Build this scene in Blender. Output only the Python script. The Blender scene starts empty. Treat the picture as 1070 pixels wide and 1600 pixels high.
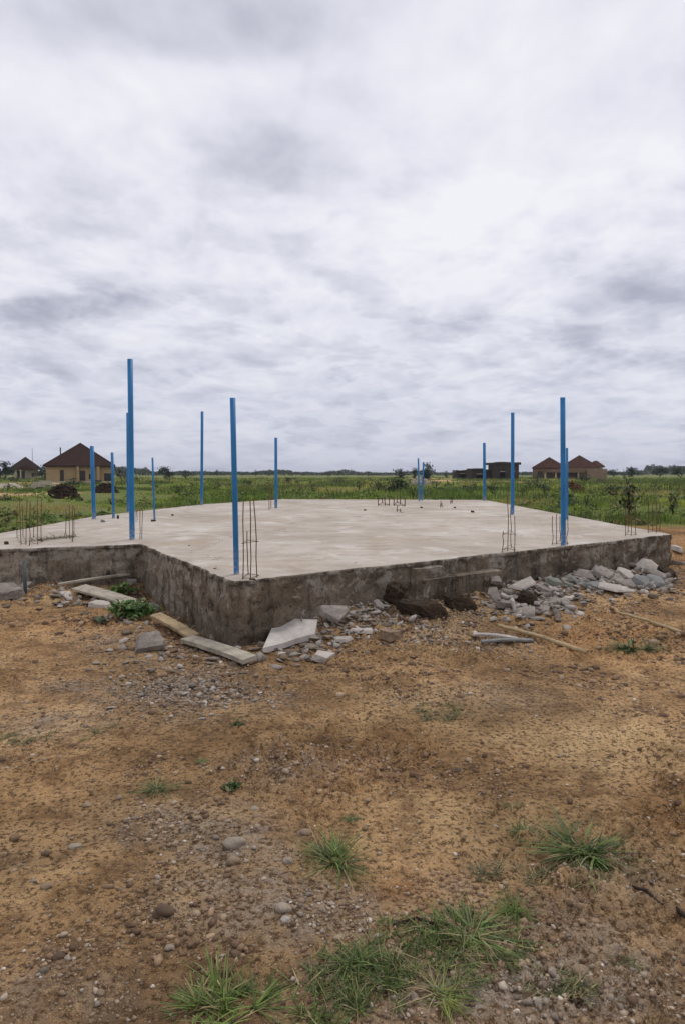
import bpy, bmesh, math, random
import numpy as np
from mathutils import Vector, Matrix
random.seed(7); rng = np.random.default_rng(7)
S = bpy.context.scene
COL = S.collection
# ------------------------------------------------------------------ camera
F, H, HOR = 1050.0, 1.6, 738.0
PITCH = math.atan((800-HOR)/F)
cd = bpy.data.cameras.new('camera'); cam = bpy.data.objects.new('camera', cd); COL.objects.link(cam)
cam.location = (0, 0, H); cam.rotation_euler = (math.pi/2-PITCH, 0, 0)
cd.sensor_fit = 'VERTICAL'; cd.sensor_height = 36; cd.lens = 36*F/1600; cd.clip_start = .05; cd.clip_end = 12000
S.camera = cam
cp, sp = math.cos(PITCH), math.sin(PITCH)

def ray(px, py):
    u = (px-535)/F; v = (800-py)/F
    return (u, cp+v*sp, -sp+v*cp)
def on_z(px, py, z):
    d = ray(px, py); t = (z-H)/d[2]
    return Vector((d[0]*t, d[1]*t, z))
def at_y(px, py, y):
    d = ray(px, py); t = y/d[1]
    return Vector((d[0]*t, y, H+d[2]*t))
def on_ground(px, py):
    z = 0.
    for _ in range(14):
        p = on_z(px, py, z); z = .5*z+.5*float(gz(np.array([p.x]), np.array([p.y]))[0])
    p = on_z(px, py, z); return p

# ------------------------------------------------------------------ numpy noise
def _h(ix, iy, s):
    n = (ix.astype(np.int64)*374761393 + iy.astype(np.int64)*668265263 + s*974634777) & 0xffffffff
    n = ((n ^ (n >> 13))*1274126177) & 0xffffffff
    n = n ^ (n >> 16)
    return (n & 0xffff)/65535.0
def vnoise(x, y, s=0):
    x = np.asarray(x, float); y = np.asarray(y, float)
    ix = np.floor(x); iy = np.floor(y); fx = x-ix; fy = y-iy
    fx = fx*fx*fx*(fx*(fx*6-15)+10); fy = fy*fy*fy*(fy*(fy*6-15)+10)
    a = _h(ix, iy, s); b = _h(ix+1, iy, s); c = _h(ix, iy+1, s); d = _h(ix+1, iy+1, s)
    return (a*(1-fx)+b*fx)*(1-fy)+(c*(1-fx)+d*fx)*fy
def fbm(x, y, s=0, o=4):
    t = 0; a = .5; n = 0
    for k in range(o):
        t = t+a*vnoise(x*2**k+k*17.3, y*2**k-k*9.1, s+k); n += a; a *= .5
    return t/n
def sstep(a, b, x):
    t = np.clip((x-a)/(b-a), 0, 1); return t*t*(3-2*t)

# ------------------------------------------------------------------ foundation outline
ZT = .60
A = on_z(365, 909, ZT); B = on_z(1048, 835, ZT); I = on_z(221, 850, ZT); L0 = on_z(0, 858, ZT)
Cc = on_z(757, 781, ZT); D = on_z(440, 780, ZT); E = on_z(316, 788, ZT)
dirL = (L0-I).normalized(); Gc = I+dirL*((-5.62-I.x)/dirL.x); Ff = Vector((-5.66, 15.3, ZT))
OUT = [A, B, Cc, D, E, Ff, Gc, I]           # counter-clockwise seen from above
OXY = np.array([(p.x, p.y) for p in OUT])
def inside(x, y, m=0.0):
    r = np.zeros(x.shape, bool); n = len(OXY)
    for i in range(n):
        x1, y1 = OXY[i]; x2, y2 = OXY[(i+1) % n]
        c = ((y1 > y) != (y2 > y)) & (x < (x2-x1)*(y-y1)/(y2-y1+1e-12)+x1)
        r ^= c
    return r
def edge_ud(P, Q, x, y):                     # metres along P>Q, metres outward
    dx, dy = Q.x-P.x, Q.y-P.y; l = math.hypot(dx, dy); dx /= l; dy /= l
    u = (x-P.x)*dx+(y-P.y)*dy; d = (x-P.x)*dy-(y-P.y)*dx
    return u, d, l
def gz(x, y):
    z = .05*(fbm(x*.45, y*.45, 3, 3)-.5)+.045*(fbm(x*1.3, y*1.3, 5, 2)-.5)
    u, d, l = edge_ud(A, B, x, y)
    z = z+(.17*sstep(.25, 1.0, u)*(1-sstep(l-2.6, l-.4, u))+.03)*np.exp(-(np.maximum(d, 0)/.75)**2)*(u > -.2)*(u < l+1)
    u, d, l = edge_ud(I, A, x, y)
    z = z-.13*np.exp(-(d/.38)**2)*sstep(-.1, .5, u)*(1-sstep(l-.5, l+.2, u))
    u, d, l = edge_ud(Gc, I, x, y)
    z = z+.10*np.exp(-(np.maximum(d, 0)/.7)**2)*(1-sstep(l-1.3, l-.3, u))*(d > -3)
    fld = sstep(12, 30, y)
    z = z+fld*.5*(fbm(x*.05, y*.05, 11, 3)-.5)
    bx = sstep(5.6, 6.6, x)*(1-sstep(9, 12, x))*sstep(12, 14, y)*(1-sstep(20, 24, y))
    z = z+.22*bx
    return z

# ------------------------------------------------------------------ mesh helpers
def mesh_np(name, V, T, C=None, smooth=False, mat=None, parent=None, quads=False):
    V = np.asarray(V, np.float32); T = np.asarray(T, np.int32); k = T.shape[1]
    me = bpy.data.meshes.new(name)
    me.vertices.add(len(V)); me.vertices.foreach_set('co', V.ravel())
    me.loops.add(T.size); me.loops.foreach_set('vertex_index', T.ravel())
    me.polygons.add(len(T)); me.polygons.foreach_set('loop_start', np.arange(len(T), dtype=np.int32)*k)
    me.update(calc_edges=True); me.validate()
    if smooth: me.polygons.foreach_set('use_smooth', np.ones(len(me.polygons), bool))
    if C is not None:
        at = me.color_attributes.new('tint', 'FLOAT_COLOR', 'POINT')
        C4 = np.ones((len(V), 4), np.float32); C4[:, :C.shape[1]] = C; at.data.foreach_set('color', C4.ravel())
    return link(name, me, mat, parent)
def link(name, me, mat=None, parent=None):
    o = bpy.data.objects.new(name, me); COL.objects.link(o)
    if mat: me.materials.append(mat)
    if parent: o.parent = parent
    return o
def bm_obj(name, bm, mat=None, parent=None, smooth=False):
    me = bpy.data.meshes.new(name); bmesh.ops.recalc_face_normals(bm, faces=bm.faces); bm.to_mesh(me); bm.free()
    if smooth: me.polygons.foreach_set('use_smooth', np.ones(len(me.polygons), bool))
    return link(name, me, mat, parent)
def tag(o, label, cat, group=None, kind=None):
    if label: o['label'] = label
    if cat: o['category'] = cat
    if group: o['group'] = group
    if kind: o['kind'] = kind
    return o
def empty(name, loc, rz=0):
    o = bpy.data.objects.new(name, None); COL.objects.link(o); o.location = loc; o.rotation_euler = (0, 0, rz)
    o.empty_display_size = .2; return o
def box(bm, x0, x1, y0, y1, z0, z1):
    v = [bm.verts.new(p) for p in ((x0,y0,z0),(x1,y0,z0),(x1,y1,z0),(x0,y1,z0),(x0,y0,z1),(x1,y0,z1),(x1,y1,z1),(x0,y1,z1))]
    for f in ((0,3,2,1),(4,5,6,7),(0,1,5,4),(1,2,6,5),(2,3,7,6),(3,0,4,7)): bm.faces.new([v[i] for i in f])
def tube(bm, pts, r, n=8, closed=False, cap=True):
    pts = [Vector(p) for p in pts]; rings = []; N = len(pts)
    rr = r if isinstance(r, (list, tuple)) else [r]*N
    for i, p in enumerate(pts):
        a = pts[(i-1) % N] if (closed or i > 0) else p; b = pts[(i+1) % N] if (closed or i < N-1) else p
        t = (b-a).normalized(); s = Vector((0, 0, 1)) if abs(t.z) < .9 else Vector((1, 0, 0))
        e1 = t.cross(s).normalized(); e2 = t.cross(e1).normalized()
        rings.append([bm.verts.new(p+rr[i]*(math.cos(2*math.pi*k/n)*e1+math.sin(2*math.pi*k/n)*e2)) for k in range(n)])
    for i in range(N if closed else N-1):
        a = rings[i]; b = rings[(i+1) % N]
        for k in range(n): bm.faces.new((a[k], a[(k+1) % n], b[(k+1) % n], b[k]))
    if cap and not closed: bm.faces.new(rings[0]); bm.faces.new(rings[-1])
    return rings

# ------------------------------------------------------------------ materials
class NT:
    def __init__(s, name):
        s.m = bpy.data.materials.new(name); s.m.use_nodes = True; s.t = s.m.node_tree; s.t.nodes.clear()
        s.out = s.n('ShaderNodeOutputMaterial'); s.b = s.n('ShaderNodeBsdfPrincipled'); s.l(s.b.outputs[0], s.out.inputs[0])
    def n(s, k, **kw):
        x = s.t.nodes.new(k)
        for a, v in kw.items(): setattr(x, a, v)
        return x
    def l(s, a, b): s.t.links.new(a, b)
    def co(s):
        if not hasattr(s, '_co'): s._co = s.n('ShaderNodeTexCoord').outputs['Object']
        return s._co
    def noise(s, scale, detail=4, rough=.55, vec=None, out=0, stretch=None, dist=0):
        x = s.n('ShaderNodeTexNoise'); x.inputs['Scale'].default_value = scale; x.inputs['Detail'].default_value = detail
        x.inputs['Roughness'].default_value = rough; x.inputs['Distortion'].default_value = dist
        v = vec or s.co()
        if stretch:
            mp = s.n('ShaderNodeMapping'); mp.inputs['Scale'].default_value = stretch; s.l(v, mp.inputs[0]); v = mp.outputs[0]
        s.l(v, x.inputs['Vector']); return x.outputs[out]
    def ramp(s, fac, stops, inter='LINEAR'):
        r = s.n('ShaderNodeValToRGB'); e = r.color_ramp.elements; r.color_ramp.interpolation = inter
        while len(e) < len(stops): e.new(.5)
        for q, (p, c) in zip(e, stops):
            q.position = p; q.color = (*c, 1) if isinstance(c, (tuple, list)) else (c, c, c, 1)
        s.l(fac, r.inputs[0]); return r.outputs[0]
    def mix(s, fac, a, b, mode='MIX'):
        x = s.n('ShaderNodeMix', data_type='RGBA', blend_type=mode)
        for sock, v in ((x.inputs[0], fac), (x.inputs[6], a), (x.inputs[7], b)):
            if hasattr(v, 'links'): s.l(v, sock)
            elif isinstance(v, (tuple, list)): sock.default_value = (*v, 1)
            else: sock.default_value = v
        return x.outputs[2]
    def math(s, op, a, b=0.0, clamp=False):
        x = s.n('ShaderNodeMath', operation=op); x.use_clamp = clamp
        for i, v in enumerate((a, b)):
            if hasattr(v, 'links'): s.l(v, x.inputs[i])
            else: x.inputs[i].default_value = v
        return x.outputs[0]
    def bump(s, h, strength=.5, dist=.01):
        x = s.n('ShaderNodeBump'); x.inputs['Strength'].default_value = strength; x.inputs['Distance'].default_value = dist
        s.l(h, x.inputs['Height']); s.l(x.outputs[0], s.b.inputs['Normal'])
    def col(s, c): 
        if hasattr(c, 'links'): s.l(c, s.b.inputs['Base Color'])
        else: s.b.inputs['Base Color'].default_value = (*c, 1)
    def rough(s, v, spec=.3): s.b.inputs['Roughness'].default_value = v; s.b.inputs['Specular IOR Level'].default_value = spec
    def attr(s, name): 
        x = s.n('ShaderNodeAttribute'); x.attribute_name = name; return x

def m_simple(name, c, var=.25, scale=8, rough=.85, bump=.3, bdist=.01, spec=.2, dirt=None):
    t = NT(name); n = t.noise(scale, 6, .6)
    lo = tuple(v*(1-var) for v in c); hi = tuple(min(1, v*(1+var)) for v in c)
    k = t.ramp(n, [(.3, lo), (.7, hi)])
    if dirt: k = t.mix(t.ramp(t.noise(scale*.35, 5, .65), [(.48, 0.0), (.68, .85)]), k, dirt)
    oi = t.n('ShaderNodeObjectInfo'); k = t.mix(.28, k, t.ramp(oi.outputs['Random'], [(0, tuple(v*.55 for v in c)), (1, tuple(min(1, v*1.4) for v in c))]))
    t.col(k); t.rough(rough, spec); t.bump(t.noise(scale*6, 6, .65), bump, bdist); return t.m

# ground -----------------------------------------------------------------
def m_ground():
    t = NT('bare_soil')
    za = t.attr('zone'); sep = t.n('ShaderNodeSeparateColor'); t.l(za.outputs['Color'], sep.inputs[0])
    grass, sand, grav = sep.outputs[0], sep.outputs[1], sep.outputs[2]; red = za.outputs['Alpha']
    n1 = t.noise(.9, 6, .6); n2 = t.noise(5, 6, .65); n3 = t.noise(38, 5, .7); n4 = t.noise(150, 3, .7)
    dirt = t.ramp(n1, [(.34, (0.217, 0.124, 0.058)), (.5, (0.350, 0.215, 0.107)), (.64, (0.488, 0.320, 0.168))])
    dirt = t.mix(t.ramp(n2, [(.40, .85), (.53, 0.0)]), dirt, (0.159, 0.090, 0.045))
    dk = t.attr('dark_soil'); dirt = t.mix(t.math('MULTIPLY', dk.outputs['Fac'], t.ramp(n2, [(.35, .8), (.65, .15)])), dirt, (0.133, 0.083, 0.046))
    dirt = t.mix(t.math('MULTIPLY', sand, .85), dirt, t.ramp(n2, [(.3, (0.456, 0.301, 0.152)), (.7, (0.615, 0.436, 0.240))]))
    dirt = t.mix(t.math('MULTIPLY', red, .8), dirt, t.ramp(n2, [(.3, (0.233, 0.112, 0.046)), (.7, (0.392, 0.204, 0.086))]))
    gcol = t.ramp(n3, [(.3, (.13, .105, .082)), (.55, (.27, .225, .18)), (.75, (.44, .385, .325))])
    gm = t.math('MULTIPLY', grav, t.ramp(t.noise(9, 4, .6), [(.35, .25), (.6, 1.0)]))
    dirt = t.mix(gm, dirt, gcol)
    # grains and small clods; bump hollows also coloured dark to paint in relief shade
    dirt = t.mix(t.ramp(n3, [(.41, .95), (.50, 0.0)]), dirt, (0.090, 0.052, 0.027))
    dirt = t.mix(t.ramp(t.noise(22, 6, .75), [(.56, 0.0), (.68, .6)]), dirt, (0.530, 0.373, 0.212))
    dirt = t.mix(t.ramp(n4, [(.58, 0.0), (.70, .75)]), dirt, (0.583, 0.427, 0.264))
    dirt = t.mix(t.ramp(n4, [(.30, .6), (.42, 0.0)]), dirt, (0.101, 0.061, 0.034))
    vor = t.n('ShaderNodeTexVoronoi'); vor.inputs['Scale'].default_value = 70; t.l(t.co(), vor.inputs['Vector'])
    vs = t.n('ShaderNodeSeparateColor'); t.l(vor.outputs['Color'], vs.inputs[0])
    peb = t.math('MULTIPLY', t.ramp(vs.outputs[0], [(.80, 0.0), (.84, 1.0)]), t.ramp(vor.outputs['Distance'], [(.30, 1.0), (.42, 0.0)]))
    dirt = t.mix(t.math('MULTIPLY', peb, .7), dirt, t.ramp(vs.outputs[1], [(0, (0.127, 0.082, 0.048)), (.6, (0.276, 0.194, 0.120)), (1, (0.530, 0.417, 0.288))]))
    g = t.ramp(t.noise(.25, 6, .6), [(.3, (.085, .14, .028)), (.5, (.13, .175, .038)), (.7, (.20, .20, .055))])
    g = t.mix(t.ramp(t.noise(1.7, 5, .6), [(.46, 0.0), (.62, .8)]), g, (.22, .17, .085))
    hs = t.n('ShaderNodeHueSaturation'); hs.inputs['Saturation'].default_value = 1.06; t.l(dirt, hs.inputs['Color']); dirt = hs.outputs[0]
    big = t.noise(.55, 6, .62); dirt = t.mix(1.0, dirt, t.ramp(big, [(.36, (.76, .75, .74)), (.5, (1.20, 1.22, 1.24)), (.64, (1.62, 1.66, 1.72))]), 'MULTIPLY')
    t.col(t.mix(grass, dirt, g)); t.rough(.93, .12)
    hgt = t.math('ADD', t.math('MULTIPLY', n3, .8), t.math('ADD', t.math('MULTIPLY', n4, .25), t.math('ADD', t.math('MULTIPLY', peb, .25), t.math('MULTIPLY', n2, .6))))
    t.bump(hgt, 1.0, .035); return t.m
def m_tint(name, rough=.85, bump=.4, bscale=60, var=.25, transl=0.0, spec=.2):
    t = NT(name); a = t.attr('tint'); n = t.noise(bscale, 4, .6)
    c = t.mix(1.0, a.outputs['Color'], t.ramp(n, [(.3, 1-var), (.7, 1+var*.6)]), 'MULTIPLY')
    t.col(c); t.rough(rough, spec)
    if bump: t.bump(n, bump, .006)
    if transl:
        tr = t.n('ShaderNodeBsdfTranslucent'); t.l(c, tr.inputs[0]); mx = t.n('ShaderNodeMixShader'); mx.inputs[0].default_value = transl
        t.l(t.b.outputs[0], mx.inputs[1]); t.l(tr.outputs[0], mx.inputs[2]); t.l(mx.outputs[0], t.out.inputs[0])
    return t.m
def m_slab():
    t = NT('screeded_concrete'); n1 = t.noise(.5, 7, .62, dist=.4); n2 = t.noise(2.6, 7, .66); n3 = t.noise(45, 5, .7)
    c = t.ramp(n1, [(.3, (.36, .31, .255)), (.46, (.46, .40, .335)), (.58, (.53, .475, .41)), (.72, (.62, .57, .51))])
    c = t.mix(t.ramp(n2, [(.34, .7), (.50, 0.0)]), c, (.335, .275, .21))
    c = t.mix(t.ramp(t.noise(1.4, 8, .72, dist=.5), [(.54, 0.0), (.63, .6)]), c, (.70, .66, .61))
    c = t.mix(t.ramp(t.noise(.8, 6, .65), [(.53, 0.0), (.68, .65)]), c, (.38, .29, .195))
    c = t.mix(t.ramp(t.noise(5.5, 7, .7), [(.60, 0.0), (.70, .5)]), c, (.34, .29, .235))
    c = t.mix(t.ramp(n3, [(.34, .5), (.46, 0.0)]), c, (.24, .20, .16))
    c = t.mix(t.ramp(t.noise(14, 6, .75), [(.66, 0.0), (.72, .75)]), c, (.17, .135, .10))
    c = t.mix(t.ramp(t.noise(18, 6, .75), [(.64, 0.0), (.72, .6)]), c, (.72, .69, .64))
    dv = t.noise(1.2, 4, .6, None, 1); va = t.n('ShaderNodeVectorMath', operation='ADD'); t.l(t.co(), va.inputs[0]); t.l(dv, va.inputs[1])
    vo = t.n('ShaderNodeTexVoronoi', feature='DISTANCE_TO_EDGE'); vo.inputs['Scale'].default_value = .33; t.l(va.outputs[0], vo.inputs['Vector'])
    c = t.mix(t.math('MULTIPLY', t.ramp(vo.outputs[0], [(.0, .75), (.004, 0.0)]), t.ramp(t.noise(.9, 3, .5), [(.48, 0.0), (.55, 1.0)])), c, (.12, .10, .08))
    c = t.mix(.10, c, (.20, .165, .13)); t.col(c); t.rough(.85, .2)
    t.bump(t.math('ADD', t.math('MULTIPLY', n3, .4), t.math('MULTIPLY', n2, 1.0)), .5, .02); return t.m
def m_wall():
    t = NT('stained_wall'); n1 = t.noise(1.3, 7, .65); n2 = t.noise(6, 7, .72); n3 = t.noise(34, 6, .75)
    c = t.ramp(n1, [(.36, (.105, .080, .056)), (.5, (.215, .170, .123)), (.62, (.40, .34, .265))])
    st = t.noise(1.0, 6, .65, stretch=(7, 7, .6))
    c = t.mix(t.ramp(st, [(.50, 0.0), (.60, .65)]), c, (.062, .050, .038))
    c = t.mix(t.ramp(t.noise(1.3, 5, .6, stretch=(6, 6, .8)), [(.60, 0.0), (.70, .45)]), c, (.32, .285, .235))
    c = t.mix(t.ramp(t.noise(2.6, 7, .7), [(.56, 0.0), (.64, .7)]), c, (.072, .058, .044))
    c = t.mix(t.ramp(n2, [(.58, 0.0), (.64, .8)]), c, (.46, .405, .33))
    c = t.mix(t.ramp(n2, [(.35, .9), (.43, 0.0)]), c, (.04, .032, .024))
    c = t.mix(t.ramp(n3, [(.36, .75), (.47, 0.0)]), c, (.045, .036, .028))
    c = t.mix(t.ramp(n3, [(.60, 0.0), (.70, .5)]), c, (.36, .32, .27))
    c = t.mix(t.ramp(t.noise(2.3, 5, .6), [(.62, 0.0), (.74, .6)]), c, (.075, .085, .042))
    tc = t.n('ShaderNodeSeparateXYZ'); t.l(t.co(), tc.inputs[0])
    zz = t.math('ADD', tc.outputs[2], t.math('MULTIPLY', t.math('SUBTRACT', n2, .5), .3))
    band = t.ramp(zz, [(.37, 0.0), (.43, 1.0)])
    c = t.mix(t.math('MULTIPLY', band, t.ramp(t.noise(4.5, 7, .72), [(.50, 0.0), (.58, .85)])), c, (.36, .32, .265))
    rim = t.ramp(zz, [(.52, 0.0), (.56, 1.0)])
    c = t.mix(t.math('MULTIPLY', rim, t.ramp(t.noise(7, 6, .7), [(.40, .9), (.52, 0.0)])), c, (.05, .042, .033))
    t.col(c); t.rough(.92, .12)
    t.bump(t.math('ADD', n2, t.math('MULTIPLY', n3, .6)), .9, .03); return t.m
def m_blue():
    t = NT('blue_paint'); n = t.noise(5, 5, .6, stretch=(1, 1, .4))
    c = t.ramp(n, [(.3, (.010, .130, .32)), (.7, (.024, .205, .47))])
    c = t.mix(t.ramp(t.noise(30, 5, .7), [(.64, 0.0), (.70, .6)]), c, (.11, .10, .09))
    px = t.n('ShaderNodeSeparateXYZ'); t.l(t.co(), px.inputs[0]); base = t.ramp(px.outputs[2], [(.0, 1.0), (.16, .25), (.30, 0.0)])
    c = t.mix(t.math('MULTIPLY', base, t.ramp(t.noise(26, 5, .7), [(.48, 0.0), (.54, .9)])), c, (.42, .38, .33))
    c = t.mix(t.ramp(t.noise(3.5, 6, .7, stretch=(1, 1, .5)), [(.58, 0.0), (.76, .3)]), c, (.09, .20, .34))
    t.col(c); t.rough(.5, .4); return t.m
def m_wood(name, c):
    t = NT(name); g = t.noise(3, 6, .6, stretch=(3, 40, 40)); n = t.noise(7, 5, .65)
    k = t.ramp(g, [(.3, tuple(v*.6 for v in c)), (.6, c), (.8, tuple(min(1, v*1.2) for v in c))])
    k = t.mix(t.ramp(n, [(.5, 0.0), (.68, .75)]), k, tuple(v*.42 for v in c))
    k = t.mix(t.ramp(t.noise(18, 5, .6), [(.62, 0.0), (.68, .5)]), k, (.16, .10, .06))
    t.col(k); t.rough(.85, .2); t.bump(g, .4, .006); return t.m
M = dict(
    ground=m_ground(), slab=m_slab(), wall=m_wall(), blue=m_blue(),
    gravel=m_tint('gravel_grain', .9, .5, 90, .3), leaf=m_tint('grass_blade', .55, 0, 30, .3, .3, .35),
    field=m_tint('field_leaf', .6, 0, 3, .35, .3, .3),
    rust=m_simple('rusty_steel', (.13, .065, .038), .4, 60, .8, .3, .002),
    rub=m_simple('broken_concrete', (.30, .26, .225), .42, 12, .92, .8, .02, .15, (.15, .125, .105)),
    rubpale=m_simple('pale_screed', (.45, .40, .35), .3, 12, .9, .5, .012, .15, (.33, .29, .25)),
    rubblue=m_simple('bluish_screed', (.22, .22, .21), .25, 9, .9, .6, .015, .15, (.17, .15, .13)),
    rubgreen=m_simple('mossy_concrete', (.23, .24, .20), .3, 9, .92, .6, .015, .15, (.14, .13, .10)),
    clod=m_simple('dark_clod', (.066, .048, .034), .5, 14, .95, .9, .03, .1, (.12, .078, .045)),
    stone=m_simple('river_stone', (.27, .195, .13), .35, 30, .85, .5, .006, .2, (.11, .072, .045)),
    stonegrey=m_simple('grey_stone', (.31, .255, .195), .35, 30, .85, .5, .006, .2, (.13, .10, .075)),
    stonedark=m_simple('dark_stone', (.12, .082, .055), .35, 30, .9, .6, .006, .2, (.085, .055, .035)),
    woodpale=m_wood('weathered_board', (.46, .41, .32)), woodtan=m_wood('tan_board', (.44, .33, .19)), bamboo=m_wood('dry_pole', (.50, .38, .22)),
    twig=m_wood('dead_twig', (.045, .030, .021)),
    roof=m_simple('brown_roofing', (.036, .018, .014), .25, 1.2, .85, .2, .02, .1), roofrust=m_simple('rusty_roofing', (.068, .030, .020), .4, 1, .9, .2, .02, .1, (.05, .028, .02)),
    cream=m_simple('cream_render', (.40, .285, .155), .2, .7, .9, .1, .01, .2, (.33, .23, .12)), cream2=m_simple('bare_render', (.52, .42, .29), .2, .7, .9, .1, .01, .2, (.2, .16, .11)),
    tan=m_simple('mud_render', (.21, .135, .085), .25, .8, .95, .2, .02, .1, (.12, .08, .055)), dark=m_simple('dark_blockwork', (.055, .043, .036), .35, 1.2, .95, .3, .03, .1, (.085, .06, .045)),
    porch=m_simple('porch_roofing', (.15, .09, .07), .3, 1, .9, .2, .02, .1),
    sideroom=m_simple('tan_render', (.25, .18, .125), .25, .8, .95, .2, .02, .1),
    block=m_simple('cement_block', (.46, .40, .32), .25, 2, .9, .3, .02, .1, (.2, .16, .12)),
    glass=m_simple('dark_pane', (.02, .018, .018), .2, 1, .25, 0, .01, .5), frame=m_simple('brown_frame', (.06, .04, .03), .2, 2, .6, .1, .01), rod=m_simple('grey_post', (.10, .10, .115), .2, 3, .7, .1, .01),
    bark=m_simple('bark', (.06, .045, .032), .3, 4, .95, .5, .03, .1), mound=m_simple('dark_earth', (.052, .037, .028), .5, 2, .95, .8, .06, .1, (.085, .058, .035)),
    redsoil=m_simple('red_earth', (.15, .072, .04), .4, 2, .95, .6, .05, .1, (.07, .06, .025)),
    pipe=m_simple('grey_blue_pipe', (.085, .105, .105), .35, 12, .7, .3, .006, .3, (.10, .10, .07)),
)

# ------------------------------------------------------------------ ground
def build_ground():
    ys = [-60, -25, -8, -2, 0, .7]; y = 1.1
    while y < 14: ys.append(y); y *= 1.0068
    while y < 60: ys.append(y); y *= 1.018
    while y < 6000: ys.append(y); y *= 1.06
    ys = np.array(ys); t = np.linspace(-1, 1, 561)
    yy = np.repeat(ys[:, None], len(t), 1); s = .72*(np.maximum(yy, 1.1)+1.4)
    xx = s*t[None, :]+np.sign(t)*np.abs(t)**14*(70+np.abs(yy)*1.2)
    x = xx.ravel(); y = yy.ravel(); z = gz(x, y)
    near = (1-sstep(12, 18, y))*sstep(.5, 1.2, y)
    rough = .25+1.15*sstep(.40, .62, fbm(x*.8, y*.8, 41, 3))
    cl = .060*(fbm(x*4.5, y*4.5, 21, 3)-.5)+.045*(np.maximum(vnoise(x*11, y*11, 31), .45)-.55)+.032*(vnoise(x*24, y*24, 33)-.5)+.018*(vnoise(x*55, y*55, 35)-.5)
    z = z+near*cl*rough
    z = np.where(inside(x, y), np.minimum(z, .1), z)
    # zone masks: grass / sand / gravel / red earth
    nb = (fbm(x*.35, y*.35, 51, 3)-.5)
    left = (x < -5.55)*sstep(9.6, 10.6, y+2*nb)
    back = sstep(23.8, 25, y+2*nb)
    right = (x > 5.1)*sstep(16, 19, y+6*nb)
    grass = np.clip(np.maximum(np.maximum(left, back), right), 0, 1)
    def blob(px, py, rx, ry, amp=1., wob=.5):
        c = on_z(px, py, 0); a = abs(on_z(px+rx, py, 0).x-c.x); b1 = abs(on_z(px, py-ry, 0).y-c.y); b2 = abs(on_z(px, py+ry, 0).y-c.y); b = .5*(b1+b2)
        q = ((x-c.x)/a)**2+((y-c.y)/b)**2
        return amp*np.exp(-q*(1+wob*4*(fbm(x*3, y*3, int(px), 3)-.5)))
    sand = np.clip(sum(blob(*a) for a in ((740,975,60,18,1.1),(900,1160,190,40,.95),(640,1100,120,30,.55),(940,1010,150,25,.35),(780,1300,150,60,.55),(250,1030,60,30,.4),(330,1285,50,25,.9),(300,1400,60,50,.6),(500,1370,60,30,.4),(1060,870,30,30,.9),(200,1240,160,40,.35),(650,1010,90,14,.35))), 0, 1)
    # sandy tracks out in the field
    def strip(px0, py0, px1, py1, w):
        a = on_z(px0, py0, 0); b = on_z(px1, py1, 0); dx, dy = b.x-a.x, b.y-a.y; l2 = dx*dx+dy*dy
        k = np.clip(((x-a.x)*dx+(y-a.y)*dy)/l2, -.0, 1.); d = np.hypot(x-a.x-k*dx, y-a.y-k*dy)
        return 1-sstep(w*.6, w, d+w*1.2*(fbm(x*.3, y*.3, 71, 2)-.5))
    tr = np.maximum.reduce([strip(-60, 781, 92, 773, 3.0), strip(700, 753, 812, 754, 5), strip(640, 750, 672, 750, 5), strip(0, 757, 30, 757, 6)])
    grass = grass*(1-tr); sand = np.maximum(sand, tr)
    grav = np.clip(sum(blob(*a) for a in ((290,1070,110,30,1.1),(340,1320,90,40,1.1),(420,1420,130,60,.8),(900,1500,170,90,.9),(720,1560,230,60,.9),(600,960,90,16,.9),(260,1280,120,30,.6),(780,1090,100,20,.5),(450,1200,90,30,.5),(60,1130,110,25,.5),(980,1380,100,50,.7),(740,1000,90,14,.5),(190,1000,70,20,.5),(100,1560,160,60,.4))), 0, 1)
    red = np.clip(blob(930,1000,160,30,.9)+blob(560,1180,130,40,.55)+blob(120,975,110,25,.6)+blob(90,1230,110,60,.4)+blob(1040,1280,60,60,.5)+blob(620,1390,60,25,.6)+(x > 5.2)*(y > 11)*(y < 25)*.9, 0, 1)
    z = z+.28*tr*(y > 80)
    V = np.stack([x, y, z], 1); ny, nx = yy.shape
    idx = np.arange(ny*nx).reshape(ny, nx)
    Q = np.stack([idx[:-1, :-1], idx[:-1, 1:], idx[1:, 1:], idx[1:, :-1]], -1).reshape(-1, 4)
    o = mesh_np('ground', V, Q, None, True, M['ground'])
    dark_soil = np.clip(blob(560,1600,700,140,.9)+blob(160,1500,200,120,.5)+blob(620,1170,130,40,.5)+blob(480,1100,150,40,.4)+blob(70,1080,120,30,.5)+blob(880,1290,150,30,.5)+blob(960,1020,90,20,.5)+blob(420,1190,60,30,.6), 0, 1)  # darker soil patches, the widest along the near edge
    da = o.data.attributes.new('dark_soil', 'FLOAT', 'POINT'); da.data.foreach_set('value', dark_soil.astype(np.float32))
    at = o.data.color_attributes.new('zone', 'FLOAT_COLOR', 'POINT')
    at.data.foreach_set('color', np.stack([grass, sand, grav, red], 1).astype(np.float32).ravel())
    tag(o, 'bare reddish brown soil giving way to a flat green field', 'ground', kind='structure')
    return dict(x=x, y=y, grav=grav, sand=sand, grass=grass)
GR = build_ground()
# masks for scattering, re-evaluated by nearest sample of the ground grid
from mathutils.kdtree import KDTree

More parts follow.
